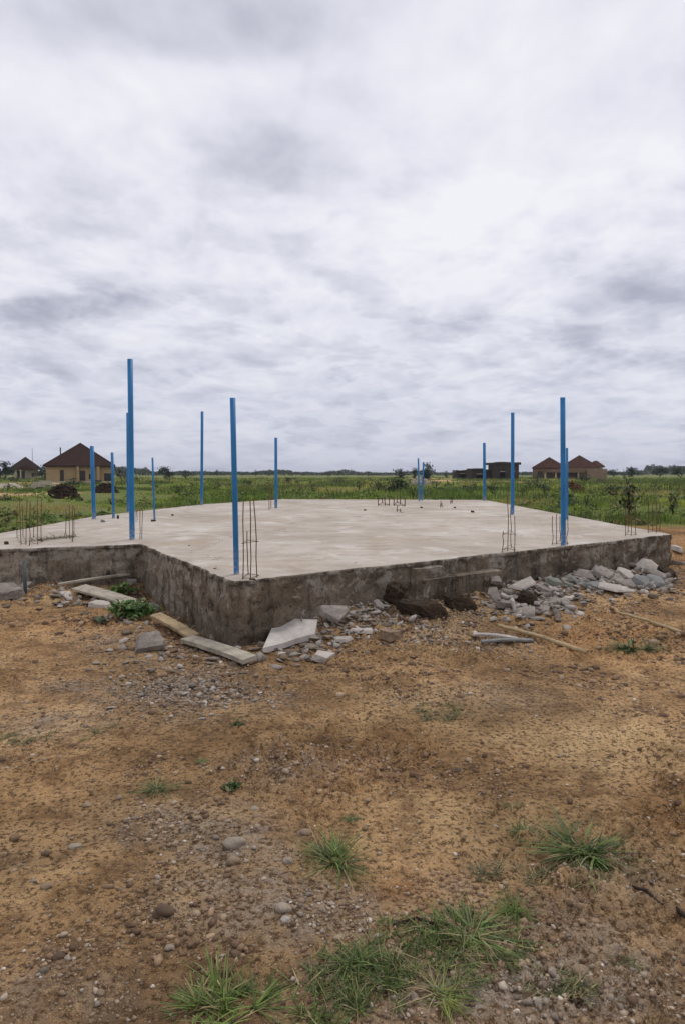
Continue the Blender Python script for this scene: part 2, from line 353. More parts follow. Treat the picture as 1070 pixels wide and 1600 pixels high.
# ------------------------------------------------------------------ foundation
def build_foundation():
    root = empty('house_foundation', (A.x, A.y, 0))
    tag(root, 'bare raised concrete house foundation with dark stained sides and pale flat top', 'foundation')
    off = Vector((-A.x, -A.y, 0))
    pts = []; nor = []; n = len(OUT)
    for i in range(n):
        P, Q = OUT[i], OUT[(i+1) % n]; d = Q-P; l = d.length; d = d/l; nn = Vector((d.y, -d.x, 0))
        fine = i in (0, 6, 7); k = int(l/(.035 if fine else .35))
        for j in range(k):
            if j and min(l*j/k, l-l*j/k) < .13: continue
            pts.append(P+d*(l*j/k)); nor.append(nn.copy())
    m = len(pts)
    raw = [q.copy() for q in nor]
    for i in range(m):
        if (raw[i]-raw[i-1]).length > .1:
            a = raw[i]+raw[i-1]; nor[i] = a/(a.dot(raw[i-1]))   # mitre
    P = np.array([(p.x, p.y) for p in pts]); N = np.array([(q.x, q.y) for q in nor])
    arc = np.concatenate([[0], np.cumsum(np.hypot(*(np.diff(P, axis=0).T)))])
    wob = .035*(fbm(arc*2.2, arc*0, 91, 3)-.5)+.03*(vnoise(arc*9, arc*0+5, 92)-.5)-.03*np.maximum(0, vnoise(arc*4, arc*0+9, 96)-.65)/.35
    # --- slab
    def ring(o, z): return np.column_stack([P+N*o[:, None] if hasattr(o, 'shape') else P+N*o, np.full(m, z) if not hasattr(z, 'shape') else z])
    zt = ZT+.004*(vnoise(arc*6, arc*0, 93)-.5)
    edge = wob+.008
    R = [ring(wob-.04, np.full(m, ZT)), ring(edge-.012, zt-.002), ring(edge, zt-.014), ring(edge-.004+.012*vnoise(arc*14, arc*0, 94), zt-.040), ring(np.full(m, -.10), np.full(m, ZT-.044))]
    bm = bmesh.new(); rings = [[bm.verts.new((a+off.x, b+off.y, c)) for a, b, c in r] for r in R]
    for a, b in zip(rings[:-1], rings[1:]):
        for i in range(m):
            j = (i+1) % m; bm.faces.new((a[i], b[i], b[j], a[j]))
    from mathutils.geometry import tessellate_polygon
    for t3 in tessellate_polygon([[v.co for v in rings[0]]]): bm.faces.new([rings[0][i] for i in t3])
    so_ = bm_obj('slab', bm, M['slab'], root); so_.data.materials.append(M['wall'])
    for p in so_.data.polygons: p.material_index = int(abs(p.normal.z) < .75)
    # --- plinth wall, every side modelled as a rough grid
    zs = np.linspace(ZT-.036, -.22, 30); V = []
    for q, zz in enumerate(zs):
        r = .05*(fbm(arc*1.6, np.full(m, zz*4), 95, 4)-.5)+.040*(np.maximum(vnoise(arc*7, np.full(m, zz*11), 97), .3)-.5)+.022*(vnoise(arc*16, np.full(m, zz*26), 98)-.5)
        ub = sstep(.6, 1.4, arc)*(1-sstep(3.3, 3.6, arc))*(arc < 8)
        r = r+ub*.05*(1-sstep(.20, .34, np.full(m, zz)+.12*(vnoise(arc*3, arc*0, 99)-.5)))
        r = np.minimum(r-.004, .05)
        V.append(np.column_stack([P+N*r[:, None]+np.array([off.x, off.y]), np.full(m, zz)]))
    V = np.concatenate(V); idx = np.arange(len(zs)*m).reshape(len(zs), m)
    nx = np.roll(idx, -1, 1)
    Q = np.stack([idx[:-1], idx[1:], nx[1:], nx[:-1]], -1).reshape(-1, 4)
    mesh_np('plinth_wall', V, Q, None, True, M['wall'], root)
    # --- projecting footing step on the long front side, with a taller stub at its left end
    d = (B-A).normalized(); nn = Vector((d.y, -d.x, 0)); lab = (B-A).length
    def u_at(px):
        k = (px-535)/F*1.0; dd = ray(px, 900); s = dd[0]/dd[1]
        return (s*A.y-A.x)/(d.x-s*d.y)
    def rough_block(name, px0, px1, o1, z1, seed):
        u0, u1 = u_at(px0), u_at(px1); bm = bmesh.new(); nu, nz, no = 30, 9, 6
        def pt(u, o, z):
            w = .022*(vnoise(np.array([u*9+seed]), np.array([z*15+o*11]), seed)[0]-.5)
            return Vector((0, 0, 0))+d*u+nn*(o+w)+Vector((0, 0, z+w*.7))
        front = [[bm.verts.new(pt(u0+(u1-u0)*i/nu, o1, -.1+(z1+.1)*k/nz)) for k in range(nz+1)] for i in range(nu+1)]
        top = [[front[i][nz]]+[bm.verts.new(pt(u0+(u1-u0)*i/nu, o1-(o1+.06)*k/no, z1+.012*k/no)) for k in range(1, no+1)] for i in range(nu+1)]
        for i in range(nu):
            for k in range(nz): bm.faces.new((front[i][k], front[i+1][k], front[i+1][k+1], front[i][k+1]))
            for k in range(no): bm.faces.new((top[i][k], top[i+1][k], top[i+1][k+1], top[i][k+1]))
        for i in (0, nu):
            b = [bm.verts.new(pt(u0+(u1-u0)*i/nu, -.06, -.1))]
            bm.faces.new(front[i][:]+top[i][1:]+b)
        o = bm_obj(name, bm, M['wall'], root); return o
    rough_block('footing_step', 645, 768, .17, .415, 5)
    rough_block('wall_stub', 640, 683, .105, .535, 9)
build_foundation()
bpy.context.view_layer.update()

# ------------------------------------------------------------------ blades, leaves
def blades(P, az, L, el, droop, W, C, seg=3, zmin=None):
    n = len(P); ts = np.linspace(0, 1, seg+1); dx, dy = np.cos(az), np.sin(az); V = np.zeros((n, 2*seg+1, 3), np.float32)
    for i, t in enumerate(ts):
        r = L*np.cos(el)*t*(1+.15*t); z = L*(np.sin(el)*t-droop*t*t)
        if zmin is not None: z = np.maximum(z, zmin)
        c = np.stack([P[:, 0]+dx*r, P[:, 1]+dy*r, P[:, 2]+z], 1)
        if i == seg: V[:, 2*seg] = c
        else:
            w = W*(1-.75*t**1.6)*.5; s = np.stack([-dy*w, dx*w, np.zeros(n)], 1)
            V[:, 2*i] = c-s; V[:, 2*i+1] = c+s
    T = []
    for i in range(seg-1): T += [(2*i, 2*i+1, 2*i+3), (2*i, 2*i+3, 2*i+2)]
    T.append((2*seg-2, 2*seg-1, 2*seg)); T = np.array(T)
    k = 2*seg+1
    return V.reshape(-1, 3), (T[None]+(np.arange(n)*k)[:, None, None]).reshape(-1, 3), np.repeat(C, k, 0)
def leaves(P, size, C, flat=.5, long=1.6):
    n = len(P); a = rng.uniform(0, 2*math.pi, n); e = rng.normal(0, flat, n); b = rng.normal(0, flat, n)
    u = np.stack([np.cos(a)*np.cos(e), np.sin(a)*np.cos(e), np.sin(e)], 1)
    s = np.stack([-np.sin(a)*np.cos(b), np.cos(a)*np.cos(b), np.sin(b)], 1); sz = np.asarray(size)[:, None]
    V = np.stack([P-u*sz*.5*long, P+s*sz*.42-u*sz*.1, P+u*sz*.5*long, P-s*sz*.42-u*sz*.1], 1)
    T = np.array([(0, 1, 2), (0, 2, 3)])
    return V.reshape(-1, 3), (T[None]+(np.arange(n)*4)[:, None, None]).reshape(-1, 3), np.repeat(C, 4, 0)
def merge(parts):
    V = []; T = []; C = []; o = 0
    for v, t, c in parts: V.append(v); T.append(t+o); C.append(c); o += len(v)
    return np.concatenate(V), np.concatenate(T), np.concatenate(C)
def greens(n, base, var=.3, straw=.12):
    c = np.array(base)[None]*np.array((1.75, 1.5, 1.25))*(1+rng.normal(0, var, (n, 1)))*(1+rng.normal(0, .08, (n, 3)))
    k = rng.random(n) < straw; c[k] = np.array((.34, .28, .13))*(1+rng.normal(0, .2, (k.sum(), 1)))
    return np.clip(c, .006, .6)

def tuft(px, py, rpx, n, label, lift=.9, wid=.0052, base=(.062, .105, .026), straw=.08, spread=.25, grp='grass tufts on the bare soil', name='grass_tuft'):
    p = on_ground(px, py); sc = p.y/F; R = rpx*sc; nc = max(3, n//22)
    cr = R*(.08+.8*spread)*np.sqrt(rng.random(nc)); ct = rng.uniform(0, 2*math.pi, nc); ck = rng.integers(0, nc, n); cs = rng.uniform(.45, 1.15, nc)[ck]
    bx = (cr*np.cos(ct))[ck]+rng.normal(0, .007, n); by = (cr*np.sin(ct))[ck]*.8+rng.normal(0, .007, n); th = np.arctan2(by, bx)
    wz = gz(p.x+bx, p.y+by)-p.z
    az = np.where(rng.random(n) < .55, th+rng.normal(0, .8, n), rng.uniform(0, 6.28, n)); L = R*cs*np.exp(np.clip(rng.normal(-.05, .26, n), -.8, .35)); el = np.radians(np.clip(rng.normal(26, 20, n)*lift, 3, 84))
    dr = rng.uniform(.1, .75, n)*np.sin(el)
    V, T, C = blades(np.stack([bx, by, wz], 1), az, L, el, dr, wid*rng.uniform(.5, 1.25, n)*min(1.6, max(.7, R/.15)), greens(n, base, .3, straw), 4, .006)
    o = mesh_np(name, V, T, C, True, M['leaf']); o.location = p
    return tag(o, label, 'grass tuft', grp)
def mat_patch(px, py, rx, ry, n, label, h=.05, base=(.060, .100, .026), straw=.2):
    """a running patch of short grass made of many small crowns and runners"""
    p = on_ground(px, py); a = rx*p.y/F; b = .5*abs(on_z(px, py-ry, 0).y-on_z(px, py+ry, 0).y)
    q = rng.normal(0, .5, (n*2, 2)); q = q[(q**2).sum(1) < 1.3]
    keep = fbm(q[:, 0]*a*9+px, q[:, 1]*b*9, int(px), 2) > .45; q = q[keep][:n]
    k = 8; cx = np.repeat(q[:, 0]*a, k)+rng.normal(0, .008, len(q)*k); cy = np.repeat(q[:, 1]*b, k)+rng.normal(0, .008, len(q)*k); m = len(cx)
    wz = gz(p.x+cx, p.y+cy)-p.z
    L = h*np.repeat(np.exp(np.clip(rng.normal(-.1, .4, len(q)), -1, .55)), k)*rng.uniform(.5, 1.7, m); el = np.radians(np.clip(rng.normal(32, 24, m), 3, 88))
    V, T, C = blades(np.stack([cx, cy, wz], 1), rng.uniform(0, 2*math.pi, m), L, el, rng.uniform(.1, .5, m)*np.sin(el), .0042*rng.uniform(.6, 1.4, m), greens(m, base, .3, straw), 3, .006)
    o = mesh_np('grass_patch', V, T, C, True, M['leaf']); o.location = p
    return tag(o, label, 'grass patch', 'low grass patches on the bare soil')

tuft(350, 1577, 76, 210, 'thick bright green grass tuft at the bottom edge, tallest in the foreground', 1.0, .0068, (.085, .14, .034), .12, .8)
tuft(522, 1345, 70, 210, 'spiky splayed grass tuft standing alone right of the grey oval stone', 1.0, .005, (.072, .118, .032), .1)
tuft(912, 1332, 80, 260, 'wide splayed grass tuft, larger of the neighbouring pair on the right side of the soil', .8, .0055, (.062, .11, .03), .08)
tuft(822, 1308, 50, 140, 'small spiky grass tuft just left of the wide splayed tuft', 1.05, .0045, (.064, .11, .03), .05)
tuft(962, 1318, 38, 60, 'thin grass tuft touching the right flank of the wide splayed tuft', .8, .0042, (.055, .095, .03), .2)
tuft(800, 1428, 52, 100, 'upright grass tuft at the right end of the running grass strip', 1.25, .0052, (.075, .13, .03), .05)
tuft(735, 1462, 80, 90, 'sprawling grass tuft with long pale runners in the running grass strip', .55, .006, (.085, .135, .045), .1)
tuft(545, 1505, 62, 120, 'ragged grass tuft between the bottom bright tuft and the running strip', .9, .005, (.068, .118, .03), .1)
tuft(690, 1560, 62, 110, 'low yellowish green grass tuft near the bottom centre right, over coarse gravel', .6, .005, (.105, .145, .034), .15)
tuft(245, 1236, 48, 110, 'feathery grass tuft on the left side of the soil, widest there', .95, .004, (.066, .10, .034), .2)
tuft(310, 1192, 20, 45, 'tiny bright grass tuft above the flat leafy seedling patch', .9, .004, (.055, .115, .03), .05)
tuft(551, 1281, 18, 45, 'tiny dark green grass tuft above the lone spiky tuft', .7, .004, (.040, .095, .025), .05)
tuft(985, 1012, 44, 150, 'dense dark green grass tuft below the long thin stick at right', 1.0, .0075, (.055, .095, .028), .08, .6)
tuft(985, 1500, 42, 55, 'sparse thin grass tuft at the lower right among pale gravel', .8, .0038, (.060, .090, .036), .3)
tuft(815, 1385, 40, 18, 'few pale grass stalks between the pair of tufts and the running strip', 1.0, .0042, (.13, .14, .07), .4)
tuft(128, 1156, 14, 24, 'very small round grass tuft near the left edge of the soil', .9, .004, (.085, .125, .035), .1)
tuft(112, 1006, 12, 26, 'very small dark grass tuft below the pale board at upper left', .9, .005, (.05, .085, .025), .1)
tuft(803, 1258, 26, 30, 'flattened grass tuft above the small spiky tuft on the right', .5, .004, (.058, .085, .03), .25)
tuft(880, 1290, 44, 36, 'straggly dry grass tuft behind the wide splayed tuft', .6, .0036, (.070, .085, .036), .4)
mat_patch(705, 1468, 130, 46, 150, 'running strip of low grass crossing the soil towards lower right', .046)
mat_patch(615, 1522, 150, 46, 150, 'dark low grass patch right of the bottom bright tuft', .042, (.052, .085, .026))
mat_patch(450, 1572, 170, 36, 130, 'low grass patch under the bottom edge bright tuft', .044)
mat_patch(690, 1112, 60, 14, 90, 'faint worn grass patch on the soil below the boards', .035, (.075, .085, .034), .4)
mat_patch(45, 1152, 45, 12, 50, 'faint thin grass patch at the left edge of the soil', .035, (.085, .10, .042), .3)
mat_patch(840, 1370, 120, 22, 70, 'thin straggling grass patch below the pair of splayed tufts', .045, (.075, .085, .04), .4)
mat_patch(870, 1545, 60, 22, 40, 'thin grass patch in coarse gravel at lower right', .04, (.060, .080, .034), .35)
mat_patch(170, 1135, 40, 14, 26, 'few stray grass blades left of the grey gravel patch', .035, (.070, .085, .036), .3)

def leafy(px, py, rpx, hpx, n, label, base=(.042, .095, .030), size=.035, name='leafy_weed', grp='leafy weeds on the soil'):
    p = on_ground(px, py); sc = p.y/F; R = rpx*sc; Hh = hpx*sc
    root = empty(name, p); tag(root, label, 'weed', grp)
    bm = bmesh.new(); tips = []
    for k in range(max(5, n//28)):
        a = random.uniform(0, 6.28); r = R*math.sqrt(random.random())*.95; hh = Hh*random.uniform(.4, 1)*(1-.5*(r/R)**2)
        pts = [Vector((r*math.cos(a)*t, r*math.sin(a)*t, hh*math.sin(t*1.5))) for t in (0.02, .35, .7, 1)]
        tube(bm, pts, [.004, .0035, .003, .002], 5); tips.append(pts)
    bm_obj('stem', bm, mat_stem, root)
    q = []
    for k in range(n):
        pts = random.choice(tips); t = random.uniform(.3, 1)*3; i = min(2, int(t)); v = pts[i].lerp(pts[i+1], t-i)
        q.append((v.x+random.gauss(0, size*.7), v.y+random.gauss(0, size*.7), max(.01, v.z+random.gauss(0, size*.35))))
    q = np.array(q)
    V, T, C = leaves(q, size*rng.uniform(.6, 1.3, n), greens(n, base, .35, .02), .5, 1.5)
    mesh_np('leaf_mass', V, T, C, False, M['leaf'], root); return root
mat_stem = m_simple('green_stem', (.07, .10, .03), .2, 20, .7, .1, .004)
leafy(207, 967, 42, 34, 520, 'leafy green weed spreading over the pale board end beside the foundation wall', (.060, .125, .038), .05)
leafy(185, 928, 30, 16, 220, 'low leafy weed growing behind the pale board in the foundation corner', (.072, .135, .034), .045)
leafy(158, 972, 18, 10, 90, 'small greyish leafy weed left of the big weed near the flat pale stone', (.075, .105, .068), .035)
leafy(355, 1234, 34, 5, 80, 'flat leafy seedling patch on the soil above the grey gravel', (.036, .070, .022), .022)
leafy(370, 1134, 11, 5, 22, 'tiny leafy sprout below the grey gravel near the foundation corner', (.030, .065, .020), .020)

# ------------------------------------------------------------------ gravel, stones
_t = (1+5**.5)/2
ICO = np.array([(-1,_t,0),(1,_t,0),(-1,-_t,0),(1,-_t,0),(0,-1,_t),(0,1,_t),(0,-1,-_t),(0,1,-_t),(_t,0,-1),(_t,0,1),(-_t,0,-1),(-_t,0,1)])/math.sqrt(1+_t*_t)
ICF = np.array([(0,11,5),(0,5,1),(0,1,7),(0,7,10),(0,10,11),(1,5,9),(5,11,4),(11,10,2),(10,7,6),(7,1,8),(3,9,4),(3,4,2),(3,2,6),(3,6,8),(3,8,9),(4,9,5),(2,4,11),(6,2,10),(8,6,7),(9,8,1)])
def pebbles(x, y, r, C, sink=.25, z=None, flat=False):
    n = len(x); s = r[:, None, None]*np.stack([rng.uniform(.8, 1.5, n), rng.uniform(.7, 1.1, n), rng.uniform(.45, .85, n)], 1)[:, None, :]
    v = ICO[None]*s*(1+rng.normal(0, .22, (n, 12, 1))); a = rng.uniform(0, 6.28, n); ca, sa = np.cos(a)[:, None], np.sin(a)[:, None]
    if flat:
        fz = np.where(r > .02, .38, 1.0)[:, None]; tl = np.where(r > .02, rng.normal(0, .45, n), 0)[:, None]; zz = v[..., 2]*fz; v = np.stack([v[..., 0], v[..., 1]*np.cos(tl)-zz*np.sin(tl), v[..., 1]*np.sin(tl)+zz*np.cos(tl)], -1)
    V = np.stack([v[..., 0]*ca-v[..., 1]*sa+x[:, None], v[..., 0]*sa+v[..., 1]*ca+y[:, None], v[..., 2]+(z+r*(.55-sink))[:, None]], -1)
    return V.reshape(-1, 3), (ICF[None]+(np.arange(n)*12)[:, None, None]).reshape(-1, 3), np.repeat(C, 12, 0)
def stone_cols(n, grey):
    pal = np.array([(.22,.152,.10),(.28,.205,.14),(.15,.10,.066),(.33,.26,.19),(.24,.195,.15),(.17,.14,.108),(.36,.30,.235),(.46,.40,.33)])
    pw = np.array([.24,.2,.16,.11,.1,.08,.07,.04]); pg = np.array([.08,.1,.08,.14,.23,.2,.11,.06])
    i = np.where(rng.random(n) < grey, rng.choice(8, n, p=pg/pg.sum()), rng.choice(8, n, p=pw/pw.sum()))
    return pal[i]*1.2*(1+rng.normal(0, .15, (n, 1)))
def ground_surface():
    me = bpy.data.objects['ground'].data
    from mathutils.bvhtree import BVHTree
    return BVHTree.FromObject(bpy.data.objects['ground'], bpy.context.evaluated_depsgraph_get())
BV = ground_surface()
def zsurf(x, y):
    out = np.zeros(len(x))
    for i in range(len(x)):
        h = BV.ray_cast(Vector((x[i], y[i], 5)), Vector((0, 0, -1)))
        out[i] = h[0].z if h[0] else 0
    return out
def plates(x, y, r, z, C):
    n = len(x); k = 5; a = (np.arange(k)[None]+rng.uniform(-.35, .35, (n, k)))*2*np.pi/k+rng.uniform(0, 6.28, (n, 1)); q = r[:, None]*rng.uniform(.55, 1.2, (n, k))
    t = (r*rng.uniform(.10, .26, n))[:, None]; px, py = q*np.cos(a), q*np.sin(a)*.75
    P = np.stack([np.concatenate([px, px*.9], 1), np.concatenate([py, py*.88], 1), np.concatenate([-t+0*px, t*rng.uniform(.6, 1.3, (n, k))], 1)], -1)
    t1, t2, t3 = rng.normal(0, .38, n), rng.normal(0, .38, n), rng.uniform(0, 6.28, n)
    def rot(P, i, j, th):
        c, s_ = np.cos(th)[:, None], np.sin(th)[:, None]; A_, B_ = P[..., i]*c-P[..., j]*s_, P[..., i]*s_+P[..., j]*c; P[..., i], P[..., j] = A_, B_
    rot(P, 1, 2, t1); rot(P, 0, 2, t2); rot(P, 0, 1, t3)
    P += np.stack([x, y, z+r*np.abs(rng.normal(.22, .2, n))], 1)[:, None]
    T = [(5, 6, 7), (5, 7, 8), (5, 8, 9), (0, 2, 1), (0, 3, 2), (0, 4, 3)]
    for i in range(5): j = (i+1) % 5; T += [(i, j, 5+j), (i, 5+j, 5+i)]
    return P.reshape(-1, 3), (np.array(T)[None]+(np.arange(n)*10)[:, None, None]).reshape(-1, 3), np.repeat(C, 10, 0)
def build_gravel():
    # candidates over the bare soil, thinned by how gravelly the soil is
    m = (GR['y'] > 1.3) & (GR['y'] < 13) & (np.abs(GR['x']) < GR['y']*.62+1.2)
    gx, gy, gg = GR['x'][m], GR['y'][m], GR['grav'][m]
    cl = sstep(.46, .68, fbm(gx*2.2, gy*2.2, 61, 3))
    area = gy*gy                                   # grid cells grow with distance: one pick per cell, kept as fixed share
    w = (.012+.9*gg*(.2+1.2*cl)+.14*cl)*np.where(gy < 6, 1, .8)
    pick = rng.random(len(gx)) < np.clip(w*.42, 0, .6)
    x = gx[pick]+rng.normal(0, .008, pick.sum()); y = gy[pick]+rng.normal(0, .008, pick.sum()); g = gg[pick]
    ins = inside(x, y); x, y, g = x[~ins], y[~ins], g[~ins]
    n = len(x); r = np.exp(rng.normal(math.log(.0046), .45, n))*(1+.5*g); r = np.clip(r, .0025, .017)*np.clip(y/3.2, .85, 2.2)
    z = zsurf(x, y)
    V, T, C = pebbles(x, y, r, stone_cols(n, np.clip(.1+.7*g, 0, 1)), .3, z)
    m2 = (GR['y'] > 1.3) & (GR['y'] < 12) & (np.abs(GR['x']) < GR['y']*.62+1.2) & ~inside(GR['x'], GR['y']); cx, cy = GR['x'][m2], GR['y'][m2]
    pk = rng.random(len(cx)) < .42*sstep(.50, .66, fbm(cx*1.7, cy*1.7, 63, 4))+.010; cx, cy = cx[pk]+rng.normal(0, .01, pk.sum()), cy[pk]+rng.normal(0, .01, pk.sum())
    rr = np.clip(np.exp(rng.normal(math.log(.0052), .6, len(cx))), .002, .022)*np.clip(cy/3.5, .85, 1.8)
    ccol = np.array([(.22,.142,.085),(.30,.20,.125),(.15,.095,.06),(.38,.275,.18)])[rng.choice(4, len(cx), p=[.34,.28,.24,.14])]*(1+rng.normal(0, .12, (len(cx), 1)))
    V2, T2, C2 = pebbles(cx, cy, rr, ccol, .38, zsurf(cx, cy)); T2 = T2+len(V); V = np.concatenate([V, V2]); T = np.concatenate([T, T2]); C = np.concatenate([C, C2])
    o = mesh_np('gravel', V, T, C, False, M['gravel']); tag(o, 'loose brown and grey gravel strewn over the bare soil', 'gravel', kind='stuff')
    # crumbs of concrete and soil at the feet of the walls and around the heaps
    X = []; Y = []; R = []
    def line(P, Q, n, dmax, u0=0, u1=1):
        d = (Q-P); l = d.length; d = d/l; nn = Vector((d.y, -d.x, 0))
        for _ in range(n):
            u = random.uniform(u0, u1)*l; o = .05+abs(random.gauss(0, dmax)); p = P+d*u+nn*o
            X.append(p.x); Y.append(p.y); R.append(min(.04, math.exp(random.gauss(math.log(.0095), .55))))
    line(A, B, 2300, .35, .06, .98); line(I, A, 700, .25, 0, 1); line(Gc, I, 600, .3, .2, 1)
    for px, py, sx, sy, n in ((575,965,40,9,800),(700,960,60,14,300),(480,1000,60,14,240),(290,1065,70,16,1500),(760,1000,50,10,220),(960,945,60,10,260),(1062,870,10,22,300),(160,960,50,12,160),(600,1000,40,12,160)):
        for _ in range(n):
            p = on_z(px+random.gauss(0, sx), py+random.gauss(0, sy), .05); X.append(p.x); Y.append(p.y); R.append(min(.03, math.exp(random.gauss(math.log(.0068), .5))))
    for px, py, sx, sy, n in ((826,945,38,13,230),(870,930,40,10,110),(960,912,60,8,260),(1010,912,30,9,140),(550,980,55,9,150),(470,1000,40,12,60),(430,1010,30,12,30),(250,1000,40,14,40),(110,935,40,10,30)):
        for _ in range(n):
            p = on_z(px+random.gauss(0, sx), py+random.gauss(0, sy), .05); X.append(p.x); Y.append(p.y); R.append(random.uniform(.022, .06))
    X, Y, R = map(np.array, (X, Y, R)); k = ~inside(X, Y); X, Y, R = X[k], Y[k], R[k]
    pal = np.array([(.26,.215,.17),(.34,.295,.245),(.19,.145,.105),(.20,.13,.08),(.42,.375,.32)])
    V, T, C = pebbles(X, Y, R, pal[rng.choice(5, len(X), p=[.28,.2,.22,.22,.08])]*(1+rng.normal(0, .12, (len(X), 1))), .3, zsurf(X, Y), True)
    X = []; Y = []; R = []
    for px, py, sx, sy, n, r0 in ((812,940,26,12,150,.075),(850,938,30,9,90,.08),(905,915,22,6,60,.085),(950,913,34,6,110,.09),(1010,909,24,7,80,.09),(885,928,60,7,60,.05),(540,978,50,10,90,.05),(470,1002,36,12,36,.05),(580,968,40,8,70,.04),(110,930,26,8,22,.07),(170,955,40,8,20,.05),(250,1012,36,10,24,.05),(290,1068,60,14,50,.03),(700,990,60,12,40,.035)):
        for _ in range(n):
            p = on_z(px+random.gauss(0, sx), py+random.gauss(0, sy), .08); X.append(p.x); Y.append(p.y); R.append(r0*random.uniform(.35, 1.15))
    X, Y, R = map(np.array, (X, Y, R)); k = ~inside(X, Y); X, Y, R = X[k], Y[k], R[k]
    pp = np.array([(.30,.265,.23),(.38,.34,.30),(.23,.205,.18),(.46,.42,.375),(.18,.14,.105)])
    V3, T3, C3 = plates(X, Y, R, zsurf(X, Y), pp[rng.choice(5, len(X), p=[.34,.24,.2,.14,.08])]*(1+rng.normal(0, .1, (len(X), 1))))
    T = np.concatenate([T, T3+len(V)]); V = np.concatenate([V, V3]); C = np.concatenate([C, C3])
    o = mesh_np('concrete_crumbs', V, T, C, False, M['gravel']); tag(o, 'small crumbs of broken concrete scattered at the foot of the foundation walls', 'rubble', kind='stuff')
build_gravel()

def stone(px, py, wpx, hpx, mat, label, seed):
    p = on_ground(px, py); p.z = float(zsurf([p.x], [p.y])[0]); r = .88*wpx*p.y/F/2; fl = max(.35, min(.6, hpx/wpx*.8))
    bm = bmesh.new(); bmesh.ops.create_icosphere(bm, subdivisions=3, radius=1)
    rs = np.random.default_rng(seed); k1, k2 = rs.uniform(0, 50, 2)
    for v in bm.verts:
        c = v.co; w = 1+.6*(vnoise(np.array([c.x*1.1+k1+c.z]), np.array([c.y*1.1+k2-c.z]), seed)[0]-.5)+.22*(vnoise(np.array([c.x*3.5+k2+c.z*3]), np.array([c.y*3.5+k1]), seed)[0]-.5)
        v.co = Vector((c.x*r, c.y*r*.8, c.z*r*fl))*w
    o = bm_obj('stone', bm, mat, None, True); o.location = p+Vector((0, 0, r*fl*.28)); o.rotation_euler = (0, 0, rs.uniform(-.5, .5))
    return tag(o, label, 'stone', 'stones lying on the soil')
for k, a in enumerate((
    (367,1319,44,24,'stonegrey','grey oval stone, biggest in the gravel patch left of centre'),
    (366,1345,26,18,'stone','round brown stone just below the grey oval stone'),
    (398,1258,18,13,'stonegrey','small grey stone above the grey oval stone, beside the flat leafy seedlings'),
    (402,1274,20,12,'stone','small flat brown stone above and right of the grey oval stone'),
    (254,1427,38,26,'stonedark','dark brown stone lying alone on tan soil, darkest in the foreground'),
    (441,1425,32,22,'stonegrey','lumpy grey stone below the lone spiky grass tuft'),
    (447,1440,18,10,'rubpale','small pale stone touching the lumpy grey stone'),
    (93,1496,22,15,'stonedark','dark round stone near the left bottom corner'),
    (74,1389,20,13,'stone','brown stone near the left edge of the soil, left of the dark brown stone'),
    (72,1335,16,13,'stonedark','small dark stone near the left edge of the soil, uppermost there'),
    (715,1206,20,11,'stonedark','dark flat stone on sandy soil right of centre'),
    (476,1302,26,17,'stone','brown stone left of the lone spiky grass tuft'),
    (450,1345,18,14,'stonegrey','small grey stone between the grey oval stone and the lone spiky tuft'),
    (137,1258,20,12,'stone','flat brown stone left of the feathery grass tuft'),
    (118,1322,22,10,'stonegrey','flat greyish stone left of the gravel patch'),
    (905,1523,30,22,'stone','brown cobble at lower right, left one of a touching pair'),
    (918,1520,20,18,'stonegrey','greyish cobble at lower right, right one of a touching pair'),
    (878,1530,22,17,'stone','round brown cobble just left of the touching pair'),
    (843,1565,28,22,'stonegrey','dull grey cobble near the bottom edge at lower right'),
    (157,1552,18,14,'stone','brown stone near the bottom edge left of the bright tuft'),
    (430,1205,18,10,'stonedark','small dark stone above the lone spiky tuft on brown soil'),
    (265,1480,18,10,'stonegrey','small grey stone below the dark brown stone'),
    (600,985,0,0,None,None))):
    if a[4]: stone(a[0], a[1], a[2], a[3], M[a[4]], a[5], k+3)

